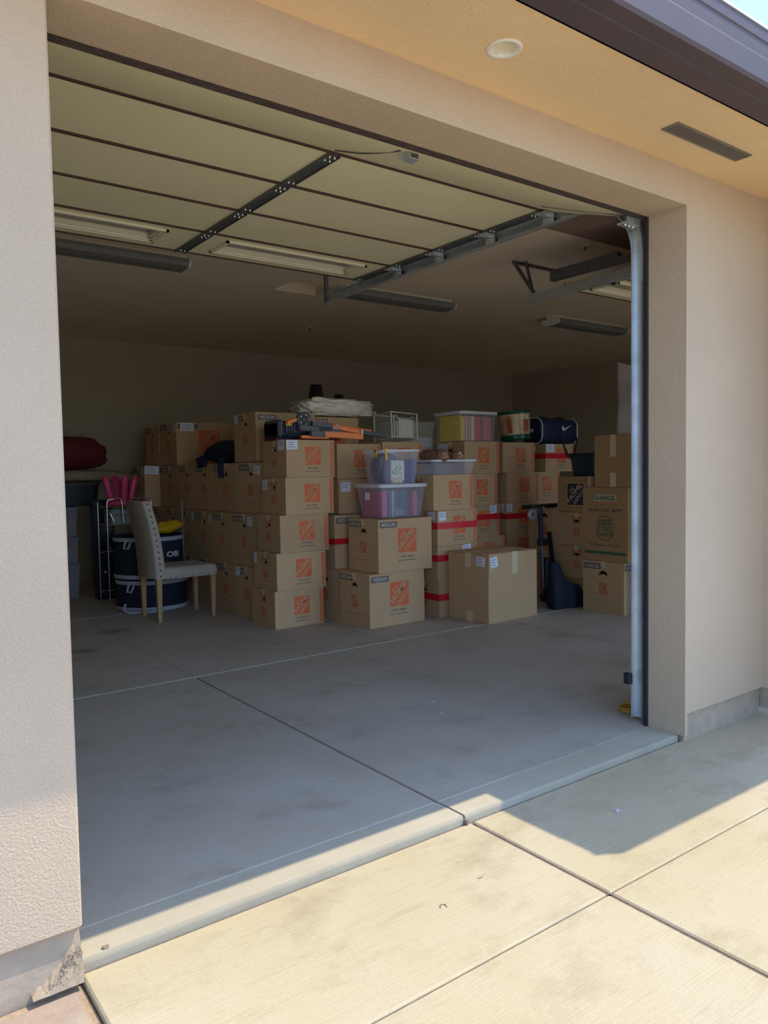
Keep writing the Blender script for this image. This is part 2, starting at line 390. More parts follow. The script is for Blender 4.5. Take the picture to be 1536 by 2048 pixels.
# pavers in front of the left pier
pv = thing('walkway', 'brown mottled concrete pavers in front of the left pier', 'walkway', kind='structure')
for i in range(4):
    for j in range(6):
        x1 = -0.022 - i * 0.62; y1 = -0.015 - j * 0.62
        MB().bbox(x1 - 0.612, x1, y1 - 0.612, y1, ZD - 0.1, ZD - 0.008, PAVER, 0.006).build('paver', pv)
b = MB(); b.box(-2.6, -0.004, -3.8, 0.02, ZD - 0.12, ZD - 0.022, GRAVEL); b.build('bedding', pv)
tag(MB().box(-90, 90, -90, 90, -0.4, -0.16, EARTH).build('ground'), 'dry earth around the house', 'ground', None, 'structure')

# front wall with the opening
b = MB()
b.bbox(-5.5, 0.0, 0.0, 0.196, 0.11, ZC + 0.1, STUCCO, 0.006)
b.box(-0.02, W0 + 0.02, 0.003, 0.196, H0 + 0.004, ZC + 0.1, STUCCO)
b.add([(-0.001, 0.0, H0), (W0 + 0.001, 0.0, H0), (W0 + 0.001, 0.0, ZC), (-0.001, 0.0, ZC)], [(0, 1, 2, 3)], STUCCO)
b.add([(-0.001, 0.0, H0), (-0.001, 0.196, H0), (W0 + 0.001, 0.196, H0), (W0 + 0.001, 0.0, H0)], [(0, 1, 2, 3)], STUCCO)
b.box(W0, XWL + 0.01, 0.0, 0.196, 0.105, ZC + 0.1, STUCCO)
b.box(W0, W0 + 0.02, 0.0, 0.196, 0.0, 0.105, STUCCO)
b.build('wall_front'); struct(bpy.data.objects['wall_front'], 'tan textured stucco front wall around the open garage doorway', 'wall')
b = MB()
b.bbox(-5.5, -0.012, 0.022, 0.196, -0.12, 0.12, FOOT, 0.004)
b.bbox(W0 + 0.021, XWL + 0.01, 0.018, 0.196, -0.12, 0.115, FOOT, 0.004)
struct(b.build('trim_1'), 'rough concrete footing under the stucco wall', 'footing')
# crumbled corner of the left footing
b = MB(); random.seed(5)
for k in range(260):
    t = random.random() ** 0.6; x = -0.115 + 0.113 * t + random.uniform(-.006, .004); hmax = max(0.0, 0.13 * (t - 0.15)); z = ZD + random.random() * hmax; y = 0.012 - random.random() * 0.016 * (1 - (z - ZD) / 0.16)
    s_ = random.uniform(0.0012, 0.0028)
    Mx = Matrix.Translation((x, y, z)) @ Matrix.Rotation(random.random() * 3, 4, (random.random(), .4, .7))
    b.bbox(-s_, s_, -s_ * .7, s_ * .7, -s_ * .6, s_ * .6, GRAVEL, s_ * .3, Mx)
b.loft([[(x_, 0.03, ZD), (x_, -0.006 + .006 * noise.noise(Vector((x_ * 90, 1, 0))), ZD), (x_, 0.004 + .005 * noise.noise(Vector((x_ * 70, 5, 0))), ZD + .45 * h_), (x_, 0.030, ZD + h_)] for x_, h_ in ((-0.125, .006), (-0.10, .022), (-0.085, .034), (-0.065, .058), (-0.05, .07), (-0.035, .098), (-0.018, .112), (-0.003, .13))], GRAVEL, smooth=False)
tag(b.build('mortar_rubble'), 'crumbled mortar at the foot of the left stucco pier', 'rubble', None, 'stuff')

# wing on the right with its own garage doorway
def struct_box(name, label, cat, *boxes):
    b = MB()
    for bx in boxes: b.box(*bx)
    return struct(b.build(name), label, cat)
WO0, WO1 = 4.05, 6.79
struct_box('wall_wing', 'tan stucco wall of the projecting garage wing at right', 'wall',
           (XWL, XWL + 0.2, YWF, 0.0, 0.105, ZC + 0.1, STUCCO), (XWL + 0.2, WO0, YWF, YWF + 0.196, 0.105, ZC + 0.1, STUCCO),
           (WO0, WO1, YWF, YWF + 0.196, H0, ZC + 0.1, STUCCO), (WO1, XR + 0.2, YWF, YWF + 0.196, 0.105, ZC + 0.1, STUCCO))
struct_box('trim_2', 'concrete footing of the garage wing', 'footing',
           (XWL + 0.015, XWL + 0.19, YWF + 0.015, 0.02, -0.12, 0.105, FOOT), (XWL + 0.19, WO0, YWF + 0.015, YWF + 0.19, -0.12, 0.105, FOOT), (WO1, XR + 0.2, YWF + 0.015, YWF + 0.19, -0.12, 0.105, FOOT))
# garage shell
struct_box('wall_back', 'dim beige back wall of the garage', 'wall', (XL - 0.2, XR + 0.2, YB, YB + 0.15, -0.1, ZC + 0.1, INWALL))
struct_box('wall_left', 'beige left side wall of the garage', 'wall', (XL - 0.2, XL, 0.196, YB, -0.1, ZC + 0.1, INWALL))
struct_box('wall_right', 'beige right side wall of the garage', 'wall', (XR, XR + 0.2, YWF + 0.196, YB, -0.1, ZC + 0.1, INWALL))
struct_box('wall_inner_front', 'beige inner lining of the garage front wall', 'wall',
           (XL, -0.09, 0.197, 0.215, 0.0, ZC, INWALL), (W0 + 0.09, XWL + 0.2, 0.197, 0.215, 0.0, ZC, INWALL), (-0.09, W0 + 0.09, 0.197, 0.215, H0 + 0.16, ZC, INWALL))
b = MB()
hx0, hx1, hy0, hy1 = 2.86, 3.30, 3.80, 4.13      # attic hatch opening
for bx in ((XL, hx0, 0.19, YB), (hx1, XR, 0.19, YB), (hx0, hx1, 0.19, hy0), (hx0, hx1, hy1, YB), (XWL + 0.2, XR, YWF + 0.19, 0.19)):
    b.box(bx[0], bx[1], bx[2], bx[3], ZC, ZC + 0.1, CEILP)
struct(b.build('ceiling'), 'beige painted garage ceiling', 'ceiling')
b = MB(); b.box(hx0 - 0.02, hx1 + 0.02, hy0 - 0.02, hy1 + 0.02, ZC + 0.101, ZC + 0.12, CEILP)
o = b.build('attic_hatch'); tag(o, 'square recessed attic hatch in the garage ceiling', 'hatch')

# roof: soffit, gutter, roof slope, for the main eave and the wing
b = MB()
XE, YE = 3.05, -1.03
lx, ly, lr = 1.323, -0.229, 0.037
for bx in ((-6, lx - lr, -0.44, 0.005), (lx + lr, XE, -0.44, 0.005), (lx - lr, lx + lr, -0.44, ly - lr), (lx - lr, lx + lr, ly + lr, 0.005)): b.box(bx[0], bx[1], bx[2], bx[3], 2.60, 2.63, SOFFIT)
b.box(XE, XWL + 0.005, YE, 0.005, 2.60, 2.63, SOFFIT)
b.box(XWL + 0.005, XR + 0.7, YE, YWF + 0.005, 2.60, 2.63, SOFFIT)
struct(b.build('soffit'), 'smooth orange-tan stucco soffit under the eave', 'soffit')
rf = thing('roof', 'low roof with brown gutter above the garage', 'roof', kind='structure')
gp = [(0, -0.012), (-0.085, -0.010), (-0.086, -0.005), (-0.142, -0.003), (-0.150, 0.008), (-0.149, 0.085), (-0.146, 0.09), (-0.146, 0.14), (-0.150, 0.145), (-0.150, 0.186), (-0.135, 0.190), (-0.135, 0.175), (0.0, 0.175)]
def gutter(a, bb, name='gutter'):
    # a, bb : soffit-edge end points; profile pushed outwards to the right-hand side of a->b rotated
    a = Vector(a); bb = Vector(bb); t = (bb - a).normalized(); n = Vector((-t.y, t.x, 0))
    mb = MB()
    mb.loft([[p + n * (-q[0]) * -1 + Vector((0, 0, q[1])) for q in gp] for p in (a, bb)], GUTTER, smooth=False)
    return mb
for a, bb in (((-6, -0.44, 2.605), (XE, -0.44, 2.605)), ((XE, -0.44, 2.605), (XE, YE, 2.605)), ((XE - 0.15, YE, 2.605), (XR + 0.7, YE, 2.605))):
    gutter(a, bb).build('gutter', rf)
b = MB(); b.box(-6, XE, -0.444, -0.425, 2.60, 2.80, FASCIA); b.box(2.976, 2.99, YE, -0.44, 2.60, 2.80, FASCIA); b.box(XE, XR + 0.7, YE - 0.004, YE + 0.015, 2.60, 2.80, FASCIA)
b.build('fascia_board', rf)
b = MB()
for k in range(180):
    x = -0.5 + k * 0.02
    b.box(x, x + 0.008, -0.592, -0.45, 2.794, 2.801, GUARD)
b.box(-6, XE, -0.594, -0.586, 2.790, 2.799, GUARD); tag(b.build('gutter_guard', rf), 'fine pale mesh guard along the gutter top', None, None, 'stuff')
b = MB()
b.add([(-6, -0.46, 2.79), (XE, -0.46, 2.79), (XE, 4, 3.0), (-6, 4, 3.0)], [(0, 1, 2, 3)], ROOFT)
b.add([(XE, YE - .02, 2.79), (XR + 0.7, YE - .02, 2.79), (XR + .7, 4, 3.0), (XE, 4, 3.0)], [(0, 1, 2, 3)], ROOFT)
b.add([(XE, YE - .02, 2.79), (XE, 4, 3.0), (XE, -0.46, 2.79)], [(0, 1, 2)], ROOFT)
b.add([(-6, 4, 3.0), (XR + .7, 4, 3.0), (XR + .7, 9, 3.05), (-6, 9, 3.05)], [(0, 1, 2, 3)], ROOFT)
b.build('roof_slope', rf)

# recessed lamp and soffit vent
t = thing('recessed_light', 'round white recessed downlight in the stucco soffit', 'light', (1.323, -0.229, 2.60))
b = MB(); b.lathe([(0.037, 0.004), (0.039, -0.001), (0.050, -0.005), (0.0575, -0.003), (0.0575, 0.0)], WHITE, 40, cap0=False, cap1=False); b.build('trim_ring', t)
b = MB(); b.lathe([(0.037, 0.004), (0.035, 0.030), (0.031, 0.034)], LAMPW, 40, cap0=False, cap1=False); b.lathe([(0.031, 0.034), (0.029, 0.050)], WHITE, 40, cap0=False, cap1=False); b.build('baffle', t)
b = MB(); b.lathe([(0.029, 0.050), (0.022, 0.043), (0.008, 0.039), (0.0, 0.038)], LAMPW, 32, cap0=True, cap1=False); b.build('lamp', t)
t = thing('soffit_vent', 'narrow grey slotted metal vent in the soffit', 'vent', (2.53, -0.213, 2.60))
b = MB(); b.box(-0.275, 0.275, -0.038, -0.030, -0.006, 0, VENTM); b.box(-0.275, 0.275, 0.030, 0.038, -0.006, 0, VENTM); b.box(-0.275, -0.267, -0.03, 0.03, -0.006, 0, VENTM); b.box(0.267, 0.275, -0.03, 0.03, -0.006, 0, VENTM)
b.build('vent_frame', t)
b = MB()
for k in range(60): b.box(-0.266 + k * 0.0089, -0.266 + k * 0.0089 + 0.0048, -0.03, 0.03, -0.004, -0.001, VENTM)
b.box(-0.266, 0.266, -0.03, 0.03, -0.001, 0, RUBBER)
b.build('vent_louvres', t)

# ------------------------------------------------------------------ overhead door 1 (open, under the ceiling)
b = MB()
b.box(-0.0, W0, 0.197, 0.235, H0 - 0.002, H0 + 0.12, SEALD)
struct(b.build('trim_3'), 'weathered dark wood strip along the top of the doorway', 'trim')
b = MB()
b.box(W0 - 0.006, W0 + 0.085, 0.196, 0.214, 0.0, H0 + 0.02, SEALD); b.box(W0 - 0.016, W0 - 0.006, 0.197, 0.205, 0.0, H0 - 0.01, RUBBER)
b.box(-0.085, 0.006, 0.196, 0.214, 0.0, H0 + 0.02, SEALD)
struct(b.build('trim_4'), 'black rubber weatherstrip down the door jamb', 'trim')

def overhead_door(name, label, ox, oy, width, path, wins=True, hardware=True):
    D = thing(name, label, 'garage door', (ox, oy, 0), kind='structure')
    n = len(path) - 1
    for i in range(n):
        (ya, za), (yb, zb) = path[i], path[i + 1]
        dv = Vector((0, yb - ya, zb - za)); L = dv.length; dv.normalize(); nn = Vector((0, -dv.z, dv.y))  # nn up
        Mx = Matrix(((1, 0, 0, 0), (0, dv.y, nn.y, ya), (0, dv.z, nn.z, za), (0, 0, 0, 1)))
        T = 0.04; gp_ = 0.004; mb = MB()
        last = wins and i == n - 1
        if i == 0:      # curved pressed skin, bulging downwards between the ends
            rings = []
            for k in range(13):
                x = width * k / 12; s_ = 4 * (k / 12) * (1 - k / 12)
                rings.append([(x, gp_, 0.0), (x, L * 0.35, -0.004 - 0.0 * s_), (x, L * 0.7, -0.002), (x, L - gp_, 0.0), (x, L - gp_, T), (x, gp_, T)])
            mb.loft(rings, DOORP, smooth=False, M=Mx)
        elif not last:
            mb.bbox(0, width, gp_, L - gp_, 0, T, DOORP, 0.003, Mx)
        else:
            wy0, wy1 = 0.085, L - 0.10
            w2 = width / 2
            cols = [(0.17, w2 - 0.20), (w2 + 0.15, width - 0.20)]
            mb.box(0, width, gp_, wy0, 0, T, DOORP, Mx); mb.box(0, width, wy1, L - gp_, 0, T, DOORP, Mx)
            xx = 0
            for a, c in cols: mb.box(xx, a, wy0, wy1, 0, T, DOORP, Mx); xx = c
            mb.box(xx, width, wy0, wy1, 0, T, DOORP, Mx)
        sec = mb.build('door_section', D)
        # brown steel rails along both seams
        rb = MB(); rb.box(0, width, -0.002, 0.011, -0.007, T * 0.6, DOORF, Mx); rb.box(0, width, 0.013, 0.017, -0.004, T * .5, DOORF, Mx)
        if i == n - 1: rb.box(0, width, L - 0.012, L + 0.002, -0.006, T, DOORF, Mx)
        rb.build('rail', sec)
        if last:
            for a, c in cols:
                wf = MB()
                for k, (e, zz) in enumerate(((0.0, -0.012), (0.016, -0.006), (0.032, 0.004))):
                    wf.box(a + e, c - e, wy0 + e, wy0 + e + 0.016, zz, T, DOORW, Mx); wf.box(a + e, c - e, wy1 - e - 0.016, wy1 - e, zz, T, DOORW, Mx)
                    wf.box(a + e, a + e + 0.016, wy0 + e, wy1 - e, zz, T, DOORW, Mx); wf.box(c - e - 0.016, c - e, wy0 + e, wy1 - e, zz, T, DOORW, Mx)
                wf.build('window_frame', sec)
                gl = MB(); gl.box(a + 0.04, c - 0.04, wy0 + 0.04, wy1 - 0.04, T * 0.75, T * 0.8, GLASS, Mx)
                gl.build('pane', sec)
                mu = MB()
                for q in (1, 2, 3):
                    xq = a + (c - a) * q / 4; mu.box(xq - 0.012, xq + 0.012, wy0 + .04, wy1 - .04, T * 0.82, T, DOORF, Mx)
                mu.build('muntin', sec)
        if not hardware or i == 0: continue
        # perforated stiles: centre and right end
        for nm, xc, hw in (('centre_stile', width / 2, 0.030), ('end_stile', width - 0.045, 0.032), ('end_stile', 0.045, 0.032)):
            st = MB(); st.box(xc - hw, xc + hw, 0.012, L - 0.004, -0.008, 0.0, GALVD, Mx)
            st.box(xc - hw, xc - hw + 0.006, 0.012, L - 0.004, -0.014, -0.008, GALVD, Mx); st.box(xc + hw - 0.006, xc + hw, 0.012, L - 0.004, -0.014, -0.008, GALVD, Mx)
            for k in range(14):
                yq = 0.04 + k * (L - 0.08) / 13
                st.box(xc - 0.003, xc + 0.003, yq - 0.003, yq + 0.003, -0.0085, -0.0079, RUBBER, Mx)
            s_o = st.build(nm, sec)
            bt = MB()
            for yq in (0.035, 0.075, L - 0.05):
                for sx in (-0.013, 0.013):
                    M2 = Mx @ Matrix.Translation((xc + sx, yq, -0.008)) @ Matrix.Rotation(PI, 4, 'X')
                    bt.lathe([(0.007, 0), (0.007, 0.005), (0.003, 0.009)], SCREW, 8, M2)
            bt.build('bolt', s_o)
        for xc, sd in ((width - 0.02, 1), (0.02, -1)):
            hg = MB()
            hg.box(xc - 0.055, xc + 0.02, -0.03, 0.045, -0.020, -0.014, GALV, Mx); hg.box(xc + 0.012 * sd, xc + 0.018 * sd, -0.03, 0.045, -0.06, -0.014, GALV, Mx)
            hg.box(xc - 0.04, xc + 0.01, -0.004, 0.02, -0.030, -0.02, GALV, Mx)
            for q in (-0.035, -0.01):
                M2 = Mx @ Matrix.Translation((xc + q, 0.03, -0.02)) @ Matrix.Rotation(PI, 4, 'X'); hg.lathe([(0.007, 0), (0.006, 0.006)], SCREW, 8, M2)
            ho = hg.build('roller_hinge', sec)
            ro = MB(); M2 = Mx @ Matrix.Translation((xc + 0.03 * sd, 0.0, -0.042)) @ Matrix.Rotation(PI / 2, 4, 'Y')
            ro.lathe([(0.004, -0.03), (0.004, 0.012)], GALV, 8, M2); ro.lathe([(0.006, 0.004), (0.021, 0.006), (0.021, 0.017), (0.006, 0.019)], RUBBER, 16, M2)
            ro.build('roller', ho)
    return D
PATH = [(0.235, 2.452), (0.80, 2.632), (1.24, 2.634), (1.69, 2.634), (2.12, 2.634), (2.56, 2.634)]
d1 = overhead_door('door_1', 'cream overhead garage door rolled open under the ceiling, brown seams', 0.0, 0.0, W0, PATH)
# bottom rubber holder / lift handle on door 1
b = MB(); b.box(1.37, 1.415, 0.315, 0.36, 2.452, 2.456, GALV); b.box(1.37, 1.373, 0.315, 0.36, 2.456, 2.50, GALV); b.box(1.412, 1.415, 0.315, 0.36, 2.456, 2.50, GALV); b.box(1.35, 1.435, 0.36, 0.364, 2.46, 2.50, GALV)
b.build('lock_bracket', d1)
b = MB(); b.tube([(1.31, 0.74, 2.608), (1.365, 0.64, 2.575), (1.375, 0.54, 2.545), (1.372, 0.44, 2.515), (1.345, 0.34, 2.480)], 0.003, GALVD); b.build('skin_bulge_line', d1)  # no real cable: thin tube traces the curved line of the bulging skin
b = MB(); b.tube([(2.53, 0.70, 2.598), (2.60, 0.56, 2.552), (2.65, 0.42, 2.508), (2.69, 0.27, 2.458)], 0.003, GALVD); b.build('skin_bulge_line', d1)  # same stand-in tube for the skin's curved line near the right jamb
b = MB(); b.box(W0 - 0.1, W0 - 0.0, 0.24, 0.30, 2.41, 2.42, GALV); b.box(W0 - 0.1, W0, 0.24, 0.246, 2.42, 2.46, GALV)
for q in (0.02, 0.05, 0.08): b.lathe([(0.007, 0), (0.006, 0.006)], SCREW, 8, Matrix.Translation((W0 - q, 0.27, 2.41)) @ Matrix.Rotation(PI, 4, 'X'))
b.build('bottom_bracket', d1)

def track(parent, x, sd, y0, ylen, ztop, r=0.30, mt=None):
    # C-channel: vertical leg, bend, horizontal run. sd=+1 : open side faces -x
    mt = mt or GALV
    yv = y0; pts = [(yv, 0.02), (yv, 1.2), (yv, ztop - r)]
    for k in range(1, 9):
        a = PI / 2 * k / 8; pts.append((yv + r - r * math.cos(a), ztop - r + r * math.sin(a)))
    pts.append((yv + ylen * 0.5, ztop)); pts.append((yv + ylen, ztop))
    prof = [(-0.026, -0.004), (-0.026, 0.0), (-0.005, 0.001), (0.0, 0.004), (0.0, 0.050), (-0.005, 0.054), (-0.026, 0.055), (-0.026, 0.060), (0.006, 0.060), (0.006, -0.004)]
    rings = []
    for i, (y, z) in enumerate(pts):
        a = pts[max(i - 1, 0)]; c = pts[min(i + 1, len(pts) - 1)]
        tv = Vector((0, c[0] - a[0], c[1] - a[1])).normalized(); nv = Vector((0, -tv.z, tv.y))   # inner normal
        rings.append([Vector((x + p[0] * sd, y, z)) + nv * (0.028 - p[1]) for p in prof])
    mb = MB(); mb.loft(rings, mt, smooth=False); return mb.build('track', parent)
trk = thing('door_track', 'galvanised steel track curving up the right jamb and along the open door', 'track', (0, 0, 0))
track(trk, W0 + 0.025, 1, 0.262, 2.78, 2.60)
b = MB()
b.box(W0 - 0.002, W0 + 0.03, 0.222, 0.234, 0.0, 2.15, GALVD)
b.build('jamb_angle', trk)
b = MB()
for z in (0.35, 0.95, 1.0, 1.10, 1.17, 1.2, 1.5, 1.9, 2.1):
    b.lathe([(0.005, 0), (0.004, 0.003)], RUBBER, 8, Matrix.Translation((W0 + 0.0, 0.2215, z)) @ Matrix.Rotation(PI / 2, 4, 'X'))
tag(b.build('bolt_head', trk), 'row of small dark bolt heads', None, None, 'stuff')
b = MB(); b.box(W0 + 0.03, W0 + 0.036, 2.2, 3.06, 2.57, 2.64, GALVD); b.box(W0 + 0.0, W0 + 0.03, 3.04, 3.06, 2.56, ZC, GALVD); b.build('hanger', trk)
trk2 = thing('door_track', 'galvanised track of the open door on its far left side, behind the left pier', 'track')
track(trk2, -0.025, -1, 0.262, 2.78, 2.60)
b = MB(); b.box(-0.036, -0.03, 2.2, 3.06, 2.57, 2.64, GALVD); b.box(-0.03, 0.0, 3.04, 3.06, 2.56, ZC, GALVD); b.build('hanger', trk2)
t = thing('safety_sensor', 'small black door sensor low on the right track', 'sensor', (W0 - 0.03, 0.30, 0.22))
b = MB(); b.bbox(0.0, 0.025, -0.02, 0.02, -0.03, 0.025, RUBBER, 0.004); b.box(0.0, 0.05, 0.0, 0.004, -0.02, 0.02, GALV); b.build('housing', t)
b = MB(); b.lathe([(0.012, 0), (0.010, 0.006)], BLACKP, 12, Matrix.Translation((0.0, 0.0, 0)) @ Matrix.Rotation(-PI / 2, 4, 'Y')); b.build('sensor_eye', t)
b = MB(); pts = []
for k in range(26):
    a = k * 0.55; pts.append((2.845 + (0.05 + .008 * math.sin(k)) * math.cos(a) - 0.02, 0.39 + 0.045 * math.sin(a), 0.008 + 0.0010 * k))
b.tube(pts, 0.005, mat('cord_orange', (.50, .24, .02), .5), 6); tag(b.build('extension_cord'), 'coil of yellow-orange cord on the floor behind the right jamb', 'cord')

# second open door in the wing + its tracks
PATH2 = [(0.235, 2.452), (0.70, 2.60), (1.14, 2.60), (1.58, 2.60), (2.02, 2.60), (2.46, 2.60)]
overhead_door('door_2', 'second cream overhead door open inside the right-hand wing', WO0, YWF, WO1 - WO0, PATH2)
t = thing('door_track', 'dark perforated-angle hung track of the second door, right of the first', 'track', (0, 0, 0))
track(t, WO0 - 0.025, -1, YWF + 0.262, 2.55, 2.585)
def angle_bar(mb, p, q, w=0.032, holes=True, mt=GALVD):
    p = Vector(p); q = Vector(q); tv = (q - p).normalized(); a = Vector((0, 1, 0)) if abs(tv.y) < .8 else Vector((1, 0, 0))
    u = tv.cross(a).normalized(); v = tv.cross(u); L = (q - p).length
    Mx = Matrix((u, v, tv)).transposed().to_4x4(); Mx.translation = p
    mb.box(-w / 2, w / 2, -0.0015, 0.0015, 0, L, mt, Mx); mb.box(-w / 2, -w / 2 + 0.003, 0, w, 0, L, mt, Mx)
    if holes:
        k = 0.02
        while k < L - 0.01:
            mb.box(-0.004, 0.004, -0.0022, 0.0022, k, k + 0.013, RUBBER, Mx); k += 0.032
b = MB(); angle_bar(b, (4.02, 2.30, ZC - 0.004), (4.70, 2.30, ZC - 0.004)); b.build('ceiling_angle', t)
b = MB(); angle_bar(b, (4.00, 2.30, ZC - 0.005), (4.06, 2.09, 2.555)); b.build('diagonal_hanger', t)
b = MB(); angle_bar(b, (4.10, 2.26, ZC), (4.06, 2.14, 2.58), 0.026, False); b.build('vertical_hanger', t)
b = MB(); b.box(WO0 - 0.08, WO0 - 0.03, 0.3, 1.9, 2.66, 2.70, GALVD); b.box(WO0 - 0.08, WO0 - 0.03, 1.3, 1.9, 2.70, 2.735, GALVD); b.build('spring_cover', t)

# ceiling things
def wrap_light(x0, x1, y, label):
    t = thing('wraparound_light', label, 'light', ((x0 + x1) / 2, y, ZC), group='wraparound fluorescent lights on the garage ceiling')
    L = (x1 - x0) / 2
    b = MB(); b.bbox(-L, L, -0.06, 0.06, -0.035, 0.0, WHITE, 0.004); b.build('housing', t)
    b = MB(); pr = [(-0.11, -0.035), (-0.12, -0.06), (-0.10, -0.088), (-0.05, -0.1), (0.05, -0.1), (0.10, -0.088), (0.12, -0.06), (0.11, -0.035)]
    b.loft([[(x, p[0], p[1]) for p in pr] for x in (-L + 0.01, L - 0.01)], LENSG, smooth=False); b.build('lens', t)
    for sx in (-1, 1):
        b = MB(); e = [(x * 1.04, z * 1.03) for x, z in pr]
        b.loft([[(sx * (L - 0.012 + q), p[0], p[1]) for p in e] for q in (0, 0.014)], WHITEP, smooth=False); b.build('end_cap', t)
wrap_light(0.60, 1.82, 3.60, 'long grey fluorescent ceiling light at far left, half behind the left pier')
wrap_light(3.30, 4.52, 3.66, 'long grey fluorescent ceiling light just right of the open door\'s end')
wrap_light(5.92, 7.14, 3.60, 'long grey fluorescent ceiling light at right, farthest from the left pier')
for (x, y, lb) in ((4.13, 1.70, 'small round sprinkler plate on the ceiling above the hung track'), (4.05, 5.48, 'tiny round sprinkler plate far back on the dark ceiling')):
    t = thing('ceiling_sprinkler', lb, 'sprinkler', (x, y, ZC), group='sprinkler plates on the ceiling')
    b = MB(); b.lathe([(0.032, 0), (0.03, -0.004), (0.012, -0.008)], WHITE, 16); b.build('plate', t)
    b = MB(); b.lathe([(0.006, -0.008), (0.006, -0.03), (0.014, -0.032), (0.014, -0.035)], GALVD, 10); b.build('nozzle', t)

# ------------------------------------------------------------------ moving boxes
random.seed(11)
def logo(mb_parent, F, cu, cv, w, h, ink=None, bgm=None, name='logo', detail=True):
    ink = ink or CARD; bgm = bgm or ORANGE
    mb = MB(); F.quad(mb, cu - w / 2, cu + w / 2, cv - h / 2, cv + h / 2, bgm, 0.0008); o = mb.build(name, mb_parent)
    t = MB(); a = math.atan2(h, w); d = math.hypot(w, h)
    ux, uy = math.cos(a), math.sin(a); nx, ny = -uy, ux
    k = min(w, h)
    F.text(t, 'THE', cu + nx * k * .33 - ux * k * .02, cv + ny * k * .33 - uy * k * .02, d * .25, k * .13, ink, a, 0.0014, 0.02)
    F.text(t, 'HOME', cu + nx * k * .09 + ux * 0.02 * k, cv + ny * k * .09 + uy * .02 * k, d * .80, k * .27, ink, a, 0.0014, 0.03)
    F.text(t, 'DEPOT', cu - nx * k * .24 + ux * 0.05 * k, cv - ny * k * .24 + uy * .05 * k, d * .60, k * .20, ink, a, 0.0014, 0.02)
    t.build('lettering', o)
    return o
_proto = {}
